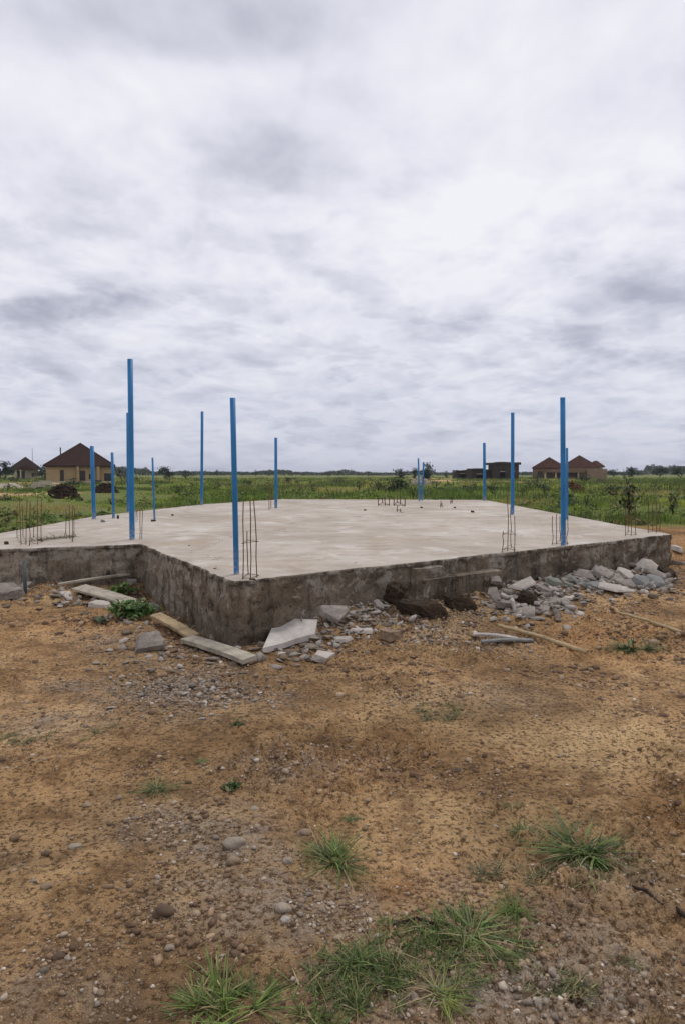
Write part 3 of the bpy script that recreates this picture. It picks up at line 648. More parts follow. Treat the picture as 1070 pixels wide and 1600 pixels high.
# ------------------------------------------------------------------ broken concrete
def chunk(px, py, wpx, dm, th, mat, label, tilt=(0, 0), rz=None, lift=0.0, cat='concrete chunk', grp='broken concrete pieces along the foundation', name='concrete_chunk', npts=7, seed=None, rough=.12, pos=None):
    p = Vector(pos) if pos else on_ground(px, py)
    if not pos: p.z = max(p.z, float(zsurf([p.x], [p.y])[0]))
    w = wpx*p.y/F; sd = seed if seed is not None else int(px*7+py); r = random.Random(sd)
    bm = bmesh.new(); np_ = r.choice((7, 8, 9)) if mat == CL else r.choice((4, 5, 5, 6)) if npts == 7 else npts; rough *= 2.2 if mat == CL else 1; ph = r.uniform(0, 6.28)
    ang = [ph+2*math.pi*(i+r.uniform(-.38, .38))/np_ for i in range(np_)]; qs = [r.uniform(.68, 1.18) for _ in ang]; sh = (r.uniform(-.1, .1)*w, r.uniform(-.1, .1)*dm); th *= (1.0 if mat == CL or mat == M['redsoil'] else .45)
    for sg in (-1, 1):
        for a, q in zip(ang, qs):
            ss = 1 if sg < 0 else r.uniform(.72, 1.0)
            bm.verts.new((w*.55*math.cos(a)*q*ss+sh[0]*(sg > 0), dm*.55*math.sin(a)*q*ss+sh[1]*(sg > 0), sg*th/2*(1+r.uniform(-.35, .35))))
    bmesh.ops.convex_hull(bm, input=bm.verts)
    bmesh.ops.delete(bm, geom=[v for v in bm.verts if not v.link_faces], context='VERTS')
    bmesh.ops.bevel(bm, geom=bm.edges[:], offset=min(th, w)*.03, segments=1, affect='EDGES')
    bmesh.ops.triangulate(bm, faces=bm.faces[:])
    for lim in (.06, .03):
        bmesh.ops.subdivide_edges(bm, edges=[e for e in bm.edges if e.calc_length() > lim], cuts=1 if lim < .05 else 2)
        bmesh.ops.triangulate(bm, faces=bm.faces[:])
    bm.normal_update(); nn = {v: v.normal.copy() for v in bm.verts}
    for v in bm.verts:
        c = v.co; k = .6*(vnoise(np.array([c.x*28+sd+c.z*19]), np.array([c.y*28+c.z*31]), sd % 91)[0]-.5)+.5*(vnoise(np.array([c.x*75+sd+c.z*60]), np.array([c.y*75-c.z*71]), sd % 89)[0]-.5)
        v.co = c+nn[v]*min(th, .12)*rough*1.7*k
    o = bm_obj(name, bm, mat); R = Matrix.Rotation(r.uniform(-.8, .8) if rz is None else rz, 4, 'Z') @ Matrix.Rotation(tilt[0], 4, 'X') @ Matrix.Rotation(tilt[1], 4, 'Y')
    o.rotation_euler = R.to_euler()
    zmin = min((R @ v.co).z for v in o.data.vertices)
    o.location = p+Vector((0, 0, -zmin-.018+lift)); return tag(o, label, cat, grp)
RB, RP, RU, RG, CL = M['rub'], M['rubpale'], M['rubblue'], M['rubgreen'], M['clod']
for a in (
    # the heap in front of the footing step
    (774, 925, 24, .16, .10, RB, 'grey chunk standing upright at the left top of the rubble heap by the footing', (.6, .2), 0, .10),
    (770, 942, 20, .20, .05, RB, 'grey plate on edge at the far left of the rubble heap by the footing', (1.1, .2), .3),
    (787, 950, 34, .17, .15, RB, 'big blocky grey lump with dark underside in the rubble heap by the footing', (.1, .1), .1),
    (802, 958, 13, .24, .05, RP, 'narrow pale shard standing on end in the rubble heap by the footing', (1.15, .0), .5),
    (815, 932, 48, .26, .04, RP, 'pale tilted plate on top of the rubble heap by the footing', (.35, -.25), .2, .10),
    (818, 962, 46, .22, .05, RB, 'wedge shaped grey plate lying frontmost in the rubble heap by the footing', (.15, -.2), .35),
    (822, 945, 30, .18, .12, CL, 'dark chunk in the middle of the rubble heap by the footing', (.2, .3)),  # added piece, its dark colour stands for shade in a gap of the heap
    (845, 953, 34, .22, .06, RB, 'grey slab piece at the right front of the rubble heap by the footing', (.2, .15), -.5),
    (833, 936, 30, .2, .10, RB, 'rough grey chunk at the back of the rubble heap by the footing', (.3, 0)),
    (864, 940, 62, .28, .05, RB, 'long flat grey plate at the right of the rubble heap by the footing', (.1, -.08), .35),
    (884, 934, 34, .2, .035, RP, 'flat pale tip of plate at the right end of the rubble heap by the footing', (.06, -.05), .3),
    (848, 925, 30, .2, .09, RB, 'squarish grey chunk against the wall behind the rubble heap by the footing', (.3, .3)),
    # the row towards the far right corner
    (867, 918, 28, .2, .13, RG, 'pale mossy chunk between the rubble heap and the rubble row along the wall', (.3, .2), .2),
    (886, 916, 22, .18, .10, RG, 'greenish chunk second in the rubble row along the wall', (.2, .1)),
    (897, 912, 22, .2, .10, RG, 'dull mossy piece against the wall in the rubble row', (.5, .2)),
    (914, 908, 36, .26, .14, RB, 'rounded pale grey mound of concrete against the wall in the rubble row', (.5, .1), .1),
    (913, 917, 26, .2, .09, RU, 'bluish grey chunk in front of the rounded mound', (.2, .1)),
    (927, 918, 20, .2, .08, RU, 'small bluish block beside the flat pale oval plate', (.2, -.2)),
    (940, 906, 38, .3, .12, RB, 'grey chunk leaning on the wall behind the flat pale oval plate', (.6, .2), -.2),
    (957, 924, 54, .36, .05, RP, 'flat pale oval plate lying frontmost in the rubble row', (.16, .12), -.25, .02),
    (962, 908, 24, .2, .10, RB, 'stubby grey chunk above the flat pale oval plate', (.4, .2)),
    (975, 916, 26, .26, .09, RB, 'tilted grey chunk right of the flat pale oval plate', (.25, -.3)),
    (981, 906, 36, .3, .09, RP, 'pale angular chunk in the middle of the right half of the rubble row', (.5, .3)),
    (989, 896, 22, .24, .06, RB, 'small grey plate lying topmost against the wall in the rubble row', (.4, .2), -.4, .08),
    (1012, 899, 38, .34, .11, RP, 'peaked pale slab piece near the right end of the rubble row', (.65, -.15), .25, .03),
    (1022, 906, 40, .3, .07, RB, 'sloping grey plate behind the bluish faced chunk', (.3, .4), -.3),
    (1004, 918, 34, .24, .13, RU, 'bluish grey flat faced chunk near the right end of the rubble row', (.5, .15), .15),
    (1024, 917, 32, .26, .10, RU, 'pale bluish wedge right of the bluish faced chunk', (.35, .35), -.15),
    (1040, 920, 36, .26, .03, RB, 'thin grey tile lying flat at the right end of the rubble row', (.05, .04), .1),
    (1044, 906, 28, .3, .09, CL, 'dark clod at the right end of the rubble row below the corner', (.2, .2)),
    # pieces left and centre
    (8, 932, 54, .5, .26, RB, 'big grey boulder of concrete at the left edge below the back wall', (.15, .1), .3),
    (38, 922, 24, .25, .12, RB, 'rough grey chunk right of the big boulder at the left edge', (.2, .2)),
    (104, 932, 40, .3, .06, RP, 'thin pale broken plate at the left end of the boards', (.1, .12), -.1),
    (161, 949, 42, .26, .10, RP, 'flat pale stone lying in front of the wide board', (.1, .1), .1),
    (92, 946, 24, .18, .05, RB, 'small flat grey piece half buried left of the flat pale stone', (.05, .05)),
    (236, 952, 26, .22, .10, RG, 'greenish grey chunk right of the big leafy weed', (.2, .2)),
    (232, 1014, 54, .30, .14, RB, 'grey slab piece propped beside the tan plank', (.45, .1), .1),
    (205, 914, 24, .2, .12, RB, 'grey chunk carrying the end of the thin batten in the corner', (.1, .1)),
    (506, 1030, 40, .24, .13, RP, 'rounded white lump of cement on the soil below the white sheet', (.1, .1), .1),
    (519, 972, 50, .26, .13, RB, 'grey block tipped against the front wall right of the white sheet', (.45, .35), -.5, .02),
    (609, 998, 34, .24, .20, M['stone'], 'rounded reddish rock on the soil in front of the wall', (.1, .1)),
    (660, 962, 70, .28, .11, CL, 'long dark clod lying in front of the footing step, larger of two', (.1, .05), -.12),
    (716, 949, 52, .24, .10, CL, 'dark clod below the footing step, smaller of two', (.1, .05), -.15),
    (622, 945, 44, .24, .15, CL, 'dark lump of soil slumped against the wall left of the footing step', (.3, .2)),
    (560, 985, 56, .2, .05, RP, 'cream broken plate lying between the grey block and the reddish rock', (.08, .05), .1),
    (535, 998, 34, .16, .05, M['rubpale'], 'small cream flake right of the white sheet', (.1, .0)),
    (590, 952, 22, .2, .1, RB, 'grey lump at the foot of the wall left of the slumped soil', (.4, .2)),
    (1058, 862, 14, .4, .16, RP, 'pale rock on the sandy bank right of the foundation corner', (.1, .1)),
    (1064, 884, 14, .4, .14, RB, 'grey rock at the right edge below the foundation corner', (.1, .1)),
): chunk(*a)
def board_poly(name, pix, th, mat, label, cat, grp=None, lift=.01):
    """a flat broken sheet given by its corner points on the soil"""
    P = [on_ground(*q) for q in pix]; c = sum(P, Vector())/len(P); bm = bmesh.new()
    top = [bm.verts.new((p.x-c.x, p.y-c.y, p.z-c.z+th+lift)) for p in P]; bot = [bm.verts.new((p.x-c.x, p.y-c.y, p.z-c.z+lift)) for p in P]
    bm.faces.new(top); bm.faces.new(bot[::-1])
    for i in range(len(P)): j = (i+1) % len(P); bm.faces.new((top[i], bot[i], bot[j], top[j]))
    bmesh.ops.triangulate(bm, faces=bm.faces[:]); o = bm_obj(name, bm, mat); o.location = c; return tag(o, label, cat, grp)
board_poly('cement_sheet', [(411,1023),(430,980),(462,976),(496,978),(492,1000),(462,1008),(446,1014)], .05, m_simple('white_cement', (.60, .55, .50), .2, 14, .85, .4, .01, .2, (.42, .38, .34)), 'white broken cement sheet lying by the near corner of the foundation', 'cement sheet')

# ------------------------------------------------------------------ boards and sticks
def plank(p0, p1, w, th, mat, label, cat='plank', name='plank', roll=0, grp='loose boards beside the foundation', lift=(0, 0), nail=True):
    a, b = on_ground(*p0), on_ground(*p1); a.z += lift[0]+th/2; b.z += lift[1]+th/2
    d = b-a; l = d.length; bm = bmesh.new(); n = 14
    cs = [(-w/2, -th/2), (w/2, -th/2), (w/2, th/2), (-w/2, th/2)]; rings = []
    for i in range(n+1):
        t = i/n; bow = .012*math.sin(t*math.pi); e = .012*random.uniform(-1, 1) if i in (0, n) else 0
        rings.append([bm.verts.new((l*(t-.5)+e*random.uniform(.2, 1.6), y+.003*random.uniform(-1, 1), z+bow)) for y, z in cs])
    for r, q in zip(rings[:-1], rings[1:]):
        for k in range(4): bm.faces.new((r[k], r[(k+1) % 4], q[(k+1) % 4], q[k]))
    bm.faces.new(rings[0]); bm.faces.new(rings[-1]); bmesh.ops.recalc_face_normals(bm, faces=bm.faces[:])
    bmesh.ops.bevel(bm, geom=[e for e in bm.edges if len(e.link_faces) == 2 and e.calc_face_angle(0) > .8], offset=.004, segments=1, affect='EDGES')
    o = bm_obj(name, bm, mat); o.location = (a+b)/2
    o.rotation_euler = (Matrix.Rotation(math.atan2(d.y, d.x), 4, 'Z') @ Matrix.Rotation(-math.asin(d.z/l), 4, 'Y') @ Matrix.Rotation(roll, 4, 'X')).to_euler()
    return tag(o, label, cat, grp)
plank((124, 928), (226, 955), .21, .032, M['woodpale'], 'wide pale board lying under the big leafy weed', roll=.12, lift=(.07, .03))
plank((92, 921), (213, 909), .07, .03, M['woodpale'], 'thin pale batten lying from the wide board into the wall corner', lift=(.05, .10))
plank((243, 972), (304, 1006), .12, .035, M['woodtan'], 'short tan plank leaning along the trench beside the wall', roll=.15, lift=(.06, .05))
plank((292, 1010), (391, 1039), .14, .045, M['woodpale'], 'thick pale plank ending at the near corner of the foundation', roll=.1, lift=(.05, .02))
plank((738, 996), (808, 1003), .07, .022, M['rubpale'], 'pale thin board lying flat under the dry pole, upper of two', lift=(.02, .02))
plank((752, 1006), (832, 1004), .06, .022, M['rubblue'], 'greyish thin board lying flat under the dry pole, lower of two', lift=(.01, .01))
def stick(pts, r, mat, label, cat='stick', name='stick', grp='sticks lying on the soil', lift=.0):
    P = []
    for px, py, dz in pts: q = on_ground(px, py); q.z += dz+r; P.append(q)
    c = P[len(P)//2].copy(); Q = []
    for a, b in zip(P[:-1], P[1:]):
        for k in range(5): Q.append(a.lerp(b, k/5)-c)
    Q.append(P[-1]-c); Q = [q+Vector((random.gauss(0, r*.25), random.gauss(0, r*.25), random.gauss(0, r*.1))) for q in Q]
    n = len(Q); bm = bmesh.new(); tube(bm, Q, [r*(1-.25*i/n)*(1.12 if i % 4 == 2 else 1) for i in range(n)][::-1], 9)
    o = bm_obj(name, bm, mat, None, True); o.location = c; return tag(o, label, cat, grp)
stick([(778, 985, .03), (845, 1003, .03), (915, 1024, .005)], .021, M['bamboo'], 'straight dry pole lying across two thin boards')
stick([(963, 960, .01), (1010, 974, .015), (1078, 997, .01)], .017, M['bamboo'], 'long thin pale stick running off to the right edge')
stick([(985, 1388, .0), (1010, 1400, .012), (1030, 1418, .004), (1052, 1424, .012), (1085, 1448, .0)], .0075, M['twig'], 'dark dead twig at the right edge of the soil')
stick([(612, 1448, .0), (650, 1440, .008), (700, 1455, .0)], .006, M['twig'], 'short thin dark twig beside the running grass strip')
# stub of pipe at the left wall
def pipe_stub():
    p = on_ground(40, 929); q = at_y(39, 876, p.y+.12); bm = bmesh.new()
    tube(bm, [Vector((0, 0, -.05)), (q-p)*.5, q-p], .021, 14)
    o = bm_obj('drain_pipe', bm, M['pipe'], None, True); o.location = p
    tag(o, 'thin dull grey drain pipe stub leaning on the left rear wall', 'pipe')
pipe_stub()

# ------------------------------------------------------------------ blue poles
def pole(bx, by, tx, ty, d, label):
    b = on_z(bx, by, ZT); t = at_y(tx, ty, b.y); t.y += random.uniform(-.02, .02)
    dv = t-b; bm = bmesh.new(); n = 18; r = d/2; z = Vector((0, 0, 0)); rings = []
    for f, rr in ((0, r), (.33, r), (.66, r), (1, r)):
        rings.append([bm.verts.new(dv*f+Vector((math.cos(2*math.pi*k/n)*rr, math.sin(2*math.pi*k/n)*rr, -.03 if f == 0 else 0))) for k in range(n)])
    for f in (1, .93):
        rings.append([bm.verts.new(dv*f+Vector((math.cos(2*math.pi*k/n)*r*.86, math.sin(2*math.pi*k/n)*r*.86, 0))) for k in range(n)])
    for a, q in zip(rings[:-1], rings[1:]):
        for k in range(n): bm.faces.new((a[k], a[(k+1) % n], q[(k+1) % n], q[k]))
    bm.faces.new(rings[-1]); o = bm_obj('blue_pole', bm, M['blue'])
    for p in o.data.polygons: p.use_smooth = abs(p.normal.z) < .5
    o.location = b; return tag(o, label, 'pole', 'blue poles standing on the foundation')
for a in (
    (207, 843, 203.5, 561, .078, 'tallest blue pole, standing at the inner corner of the foundation'),
    (201, 800, 200, 645, .070, 'blue pole mostly hidden behind the tallest pole'),
    (370, 897, 364, 622, .054, 'thick blue pole at the near corner, beside tall rusty bars'),
    (315.5, 789, 316.5, 643, .085, 'slender blue pole on the rear left edge, between the tallest and the near corner poles'),
    (431.5, 794, 431.5, 684, .082, 'short looking blue pole at the rear edge just right of the near corner pole'),
    (147.5, 811, 144.5, 697, .082, 'blue pole standing in front of the brown roofed house wall'),
    (178, 810, 176, 707, .058, 'thin blue pole at the right edge of the brown roofed house'),
    (242, 812, 238.5, 715, .040, 'thinnest blue pole at left, standing right of the tallest pole'),
    (654.5, 783, 653, 716, .055, 'thin dark blue rear pole, left one of a close pair before the round tree'),
    (659, 782, 661, 722, .060, 'thin dark blue rear pole, right one of a close pair before the round tree'),
    (756.5, 782, 756, 692, .100, 'blue pole at the far right rear corner, between the low dark buildings'),
    (800, 804, 800, 645, .082, 'blue pole on the right side rising behind tall rusty bars'),
    (879.5, 852, 879, 621, .068, 'thick blue pole near the front right edge, before the brown twin roofs'),
    (885, 812, 885, 700, .048, 'thin grey blue pole mostly hidden behind the thick right pole'),
): pole(*a)

# ------------------------------------------------------------------ rebar starters
def cage(rods, stir, label, r=.0050):
    B_ = [on_z(x, y, ZT) for x, y, ty, *_ in rods]; c = sum(B_, Vector())/len(B_)
    root = empty('rebar_cage', c); tag(root, label, 'rebar', 'rusty starter bars rising from the foundation')
    for (x, y, ty, *tx), b in zip(rods, B_):
        t = at_y(tx[0] if tx else x, ty, b.y)-c; bb = b-c; bm = bmesh.new(); k = []
        for f in (0, .25, .5, .75, 1): k.append(bb.lerp(t, f)+Vector((random.gauss(0, .0045), random.gauss(0, .0045), -.02 if f == 0 else 0))*(1 if f else 1))
        tube(bm, k, r*max(1, c.y/14), 7); bm_obj('rod', bm, M['rust'], root, True)
    for f in stir:
        pts = [b-c for b in B_]
        if len(pts) < 3: pts = pts+[p+Vector((0, .14, 0)) for p in pts[::-1]]
        pts.sort(key=lambda p: math.atan2(p.y+.0001, p.x)); m = sum(pts, Vector())/len(pts)
        pts = [m+(p-m)*(1+.02/max(.03, (p-m).length)) for p in pts]; bm = bmesh.new()
        tube(bm, [Vector((p.x, p.y, f+random.gauss(0, .006))) for p in pts], r*.55*max(1, c.y/14), 6, True); bm_obj('stirrup', bm, M['rust'], root, True)
    return root
cage([(380.5, 905, 784), (393, 904, 781, 391), (402, 902, 779, 397.5), (388, 898, 830, 386)], (.015, .34), 'tall rusty rebar cage at the near corner beside the thick blue pole')
cage([(785, 863, 830), (793, 861, 762), (803.5, 862, 806), (797, 856, 790)], (.03, .22), 'rusty rebar cage with one long rod below the right side blue pole')
cage([(862, 851, 806), (868.5, 850, 803), (886, 851, 806), (874, 846, 806)], (.02,), 'rusty rebar cage wrapped around the foot of the thick right pole')
cage([(976.5, 837, 785), (986, 837, 765, 985), (992, 836, 788), (981, 832, 790)], (.02,), 'dark rebar cage near the right corner before the tall weed')
cage([(1012, 833, 778), (1025, 833, 780), (1019, 829, 785), (1030, 828, 785)], (.03,), 'rebar cage closest to the far right corner of the foundation')
cage([(27, 840, 788), (33.5, 851, 780, 32), (42, 851, 778), (36, 838, 790)], (.02,), 'left one of two dark rebar cages at the left edge of the foundation')
cage([(47, 853, 783), (59, 851, 778), (65, 847, 780), (53, 840, 790)], (.02,), 'right one of two dark rebar cages at the left edge of the foundation')
cage([(109, 841, 789), (114, 847, 789), (104, 838, 795), (116, 840, 790)], (.02,), 'rusty rebar cage on the left part between the pair of cages and the inner corner')
cage([(219.5, 843, 790), (222.5, 842, 784)], (.45,), 'pair of close rusty rods right of the tallest blue pole')
cage([(213, 816, 794), (215, 813, 792)], (.2,), 'short rods seen just behind the foot of the tallest blue pole')
cage([(590.5, 790, 777), (601, 790, 775), (608, 790, 774), (597, 786, 776)], (.02,), 'left cluster of short far rebars at the rear edge', .009)
cage([(615, 790, 776), (625, 788, 769), (632, 791, 777), (620, 785, 774)], (.02,), 'right cluster of short far rebars at the rear edge', .010)
cage([(620, 800, 790), (625, 800, 795)], (.05,), 'stub of bent rods in front of the far rebar clusters', .008)
cage([(421, 797, 752), (424, 794, 760)], (.3,), 'thin rods left of the short looking rear pole', .007)
cage([(688, 793, 783), (690, 792, 786)], (.06,), 'lone pair of short rods right of the far close pole pair', .008)
cage([(704, 787, 781), (706, 786, 781)], (.06,), 'tiny rod stubs near the rear edge right of centre', .008)

# loose bits on the slab
def bit(px, py, wpx, h, mat, label):
    wpx *= .75; h *= .7; p = on_z(px, py, ZT-.004); chunk(px, py, wpx, wpx*p.y/F*.7, h, mat, label, (.05, .05), None, .012, 'debris', 'small debris lying on the foundation', 'debris_lump', 6, None, .12, p)
for a in ((162, 816, 15, .13, M['rubblue'], 'dark grey lump between two thin blue poles at left'), (185, 811, 5, .10, M['clod'], 'tiny dark lump right of the thin pole by the house'),
          (240, 815, 10, .05, M['clod'], 'flat dark lump at the foot of the thinnest blue pole'), (11, 851, 11, .06, M['clod'], 'dark lump on the slab at the left edge'),
          (337, 889, 8, .02, M['clod'], 'dark flake on the slab left of the near corner pole'), (270, 806, 5, .05, M['clod'], 'dark crumb on the slab left of the slender rear pole'),
          (296, 853, 6, .02, M['clod'], 'dark crumb on the slab edge right of the inner corner'), (570, 798, 6, .05, M['clod'], 'dark crumb on the slab left of the far rebars'),
          (658, 794, 6, .06, M['clod'], 'dark crumb on the slab below the close pair of poles'), (738, 801, 8, .06, M['clod'], 'dark lump on the slab at far right'),
          (710, 794, 5, .05, M['clod'], 'dark crumb on the slab below the tiny rod stubs'), (627, 801, 8, .06, M['rubgreen'], 'greenish lump on the slab beside the bent rod stub'),
          (555, 880, 9, .012, M['clod'], 'dark flake near the front edge of the slab'), (395, 906, 16, .02, M['clod'], 'dark clot of mortar at the foot of the tall near rebars')): bit(*a)

def slab_litter():
    p0, p1 = on_z(50, 846, ZT), on_z(112, 838, ZT); n = 120
    t = rng.random(n); P = np.stack([p0.x+(p1.x-p0.x)*t, p0.y+(p1.y-p0.y)*t, np.zeros(n)], 1)-np.array([p0.x, p0.y, 0]); P[:, :2] += rng.normal(0, .06, (n, 2))
    V, T, C = blades(P, rng.uniform(0, 6.28, n), rng.uniform(.1, .3, n), np.radians(rng.uniform(2, 20, n)), np.full(n, .05), np.full(n, .014), greens(n, (.05, .06, .03), .3, .3), 3, .004)
    o = mesh_np('dead_creeper', V, T, C, False, M['leaf']); o.location = (p0.x, p0.y, ZT); tag(o, 'dark withered creeper lying on the slab between the left rebar cages', 'plant')
slab_litter()

# ------------------------------------------------------------------ the field
SLABM = 0.25
def field_mask(x, y):
    nb = (fbm(x*.35, y*.35, 51, 3)-.5)
    left = (x < -5.75)*(y+2*nb > 9.9); back = y+2*nb > 25.2; right = (x > 5.5)*(y+6*nb > 18)
    ok = (left | back | right) & ~inside(x, y)
    a = [on_z(-60, 781, 0), on_z(92, 773, 0)]; dx, dy = a[1].x-a[0].x, a[1].y-a[0].y
    k = np.clip(((x-a[0].x)*dx+(y-a[0].y)*dy)/(dx*dx+dy*dy), 0, 1); d = np.hypot(x-a[0].x-k*dx, y-a[0].y-k*dy)
    ok &= d > 2.3
    return ok
def build_field():
    parts = []
    n = 76000; y = np.exp(rng.uniform(math.log(9.5), math.log(190), n)); x = rng.uniform(-1, 1, n)*(y*.60+2)
    k = field_mask(x, y); k &= rng.random(n) < .35+.65*sstep(.38, .55, fbm(x*.5, y*.5, 77, 3)); x, y = x[k], y[k]; n = len(x)
    hp = fbm(x*.16, y*.16, 81, 3); tone = fbm(x*.09, y*.05, 83, 3); dry = fbm(x*.22, y*.12, 85, 3)
    m = 5; X = np.repeat(x, m)+rng.normal(0, .10, n*m)*np.repeat(np.clip(y/25, .7, 4), m); Y = np.repeat(y, m)+rng.normal(0, .1, n*m); N = n*m
    g1, g2, g3, g4 = np.array((.21, .305, .038)), np.array((.37, .41, .058)), np.array((.42, .31, .12)), np.array((.065, .105, .024))
    f = sstep(.44, .60, tone)[:, None]; c = g1*(1-f)+g2*f; f = (.8*sstep(.56, .68, dry))[:, None]; c = c*(1-f)+g3*f; f = (.85*sstep(.54, .64, hp))[:, None]; c = c*(1-f)+g4*f
    C = np.repeat(c, m, 0)*(1+rng.normal(0, .22, (N, 1)))
    low = 1-.5*(1-sstep(-.30, -.22, x/y))*(1-sstep(70, 110, y)); Hh = np.repeat((.12+.42*sstep(.35, .7, hp))*np.clip(.55+y/60, .55, 1.25)*low, m)*rng.uniform(.5, 1.25, N); w = .010*np.clip(Y/14, 1, 9)*rng.uniform(.6, 1.5, N)
    el = np.radians(np.clip(rng.normal(66, 16, N), 15, 89))
    parts.append(blades(np.stack([X, Y, gz(X, Y)-.02], 1), rng.uniform(0, 6.28, N), Hh, el, rng.uniform(0, .35, N), w, np.clip(C, .01, .5), 2))
    V, T, C = merge(parts); o = mesh_np('field_grass', V, T, C, False, M['field']); tag(o, 'rough green and yellowish grass covering the flat field', 'grass', kind='stuff')
    # broad leaved weeds in dark and light tussocks
    parts = []; n = 5600; y = np.exp(rng.uniform(math.log(10), math.log(170), n)); x = rng.uniform(-1, 1, n)*(y*.60+2); k = field_mask(x, y) & (fbm(x*.25, y*.12, 87, 3) > .46) & ((x/y > -.26) | (y < 24) | (y > 75) | (rng.random(n) < .4)); x, y = x[k], y[k]
    n = len(x); m = 26; R = rng.uniform(.10, .40, n)*np.clip(.5+y/50, .6, 1.6); g = rng.normal(0, .42, (n, m, 3)); g[..., 2] = np.abs(g[..., 2])*.75+.05
    P = np.stack([x, y, gz(x, y)], 1)[:, None, :]+g*R[:, None, None]
    pal = np.array([(.115, .175, .028), (.19, .25, .04), (.25, .29, .05), (.06, .09, .022), (.20, .155, .06), (.16, .22, .042)]); c = pal[rng.choice(6, n, p=[.26, .14, .08, .34, .08, .1])]
    C = np.repeat(c, m, 0)*(1+rng.normal(0, .25, (n*m, 1))); s = np.repeat(R*.34, m)*rng.uniform(.6, 1.3, n*m)
    V, T, C = leaves(P.reshape(-1, 3), s, np.clip(C, .008, .5), .55, 1.4); o = mesh_np('field_weeds', V, T, C, False, M['field']); tag(o, 'broad leaved weeds mingled with the field grass', 'weeds', kind='stuff')
build_field()

def tall_weed(px, base_py, top_py, y, n, label, base=(.03, .052, .018)):
    b = at_y(px, base_py, y); b.z = float(gz(np.array([b.x]), np.array([b.y]))[0]); h = at_y(px, top_py, y).z-b.z
    root = empty('tall_weed', b); tag(root, label, 'weed', 'tall weeds in the field'); bm = bmesh.new(); Q = []
    for k in range(4):
        a = random.uniform(0, 6.28); hh = h*random.uniform(.7, 1); pts = [Vector((.25*h*t*t*math.cos(a)*.6, .25*h*t*t*math.sin(a)*.6, hh*t)) for t in (0, .35, .7, 1)]
        tube(bm, pts, [.018, .015, .01, .005], 6); Q += [pts[1].lerp(pts[3], random.random()) for _ in range(n//4)]
    bm_obj('stem', bm, M['bark'], root); q = np.array([tuple(v) for v in Q])+rng.normal(0, .08*h, (len(Q), 3))
    V, T, C = leaves(q, rng.uniform(.06, .14, len(Q))*h, greens(len(Q), base, .3, .05), .5); mesh_np('leaf_mass', V, T, C, False, M['field'], root)
tall_weed(982, 812, 745, 20, 90, 'tall dark leaved weed before the right rebar cages')
tall_weed(915, 800, 772, 30, 60, 'dark bushy weed behind the right edge of the foundation')
tall_weed(1050, 800, 762, 24, 60, 'dark weed at the right edge of the field', (.045, .065, .02))
tall_weed(645, 790, 757, 38, 70, 'scraggy weed standing close behind the far close pair of poles', (.04, .06, .022))

# ------------------------------------------------------------------ trees and bushes
def tree(px, base_py, top_py, wpx, y, n, label, base=(.028, .048, .018), name='tree', trunk=.10, cat='tree', grp='trees along the horizon', lump=5, seed=None):
    b = at_y(px, base_py, y); b.z = float(gz(np.array([b.x]), np.array([b.y]))[0])-.05; top = at_y(px, top_py, y).z; h = max(.8, top-b.z); w = wpx*y/F
    root = empty(name, b); tag(root, label, cat, grp); bm = bmesh.new(); r0 = max(.04, h*.03)
    tube(bm, [Vector((0, 0, 0)), Vector((.05*w, 0, h*.3)), Vector((0, 0, h*.7))], [r0, r0*.8, r0*.3], 7)
    cs = []
    for k in range(lump):
        a = random.uniform(0, 6.28); rr = random.uniform(.1, .38); z = h*random.uniform(trunk+.15, .86); c = Vector((w*rr*math.cos(a), w*rr*math.sin(a), z)); cs.append((c, random.uniform(.16, .30)))
        tube(bm, [Vector((0, 0, h*trunk)), c*.6+Vector((0, 0, h*trunk*.3)), c], [r0*.5, r0*.35, r0*.12], 5)
    cs.append((Vector((0, 0, h*.82)), .22)); bm_obj('trunk', bm, M['bark'], root)
    ci = rng.integers(0, len(cs), n); cc = np.array([tuple(c) for c, _ in cs])[ci]; cr = np.array([q for _, q in cs])[ci]
    g = rng.normal(0, .55, (n, 3)); P = cc+g*np.stack([cr*w, cr*w, cr*h*.75], 1); P[:, 2] = np.clip(P[:, 2], h*.05, h*1.02)
    tone = np.array([random.uniform(.75, 1.3) for _ in cs])[ci][:, None]
    C = np.clip(np.array(base)*tone*(1+rng.normal(0, .25, (n, 1))), .006, .4)
    V, T, C = leaves(P, (w*h)**.5*rng.uniform(.05, .11, n), C, .6, 1.4); mesh_np('crown', V, T, C, False, M['field'], root); return root
BL = (.030, .050, .030)
tree(8, 752, 721, 34, 150, 900, 'dark dense tree at the left edge beside the small cream house')
tree(70, 752, 727, 22, 150, 600, 'dark round tree between the small and the large cream houses', (.03, .05, .02), lump=6)
tree(258, 752, 729, 26, 140, 700, 'dark round tree behind the thinnest blue pole', (.026, .045, .018))
tree(188, 750, 733, 20, 150, 400, 'low dark tree right of the large cream house')
tree(290, 749, 735, 24, 170, 400, 'low dark tree right of the dark round tree behind the thinnest pole')
tree(667, 752, 723, 22, 130, 800, 'round bluish tree behind the close pair of far poles', BL, lump=7)
tree(646, 750, 731, 14, 135, 400, 'small bluish tree just left of the round bluish tree', BL)
tree(626, 748, 733, 26, 150, 500, 'wide low bluish green tree left of the round bluish tree', (.034, .058, .032))
tree(697, 746, 735, 10, 170, 250, 'tiny tree right of the round bluish tree', BL)
tree(575, 744, 736, 16, 260, 250, 'tiny far tree on the horizon at centre')
tree(340, 743, 733, 8, 240, 200, 'tiny far tree on the horizon left of the near corner pole')
tree(400, 743, 734, 8, 240, 200, 'tiny far tree on the horizon right of the near corner pole')
tree(515, 744, 737, 12, 260, 200, 'tiny far tree on the horizon between rear pole and centre')
tree(985, 748, 730, 30, 220, 700, 'dark low tree on the horizon right of the twin roofed house')
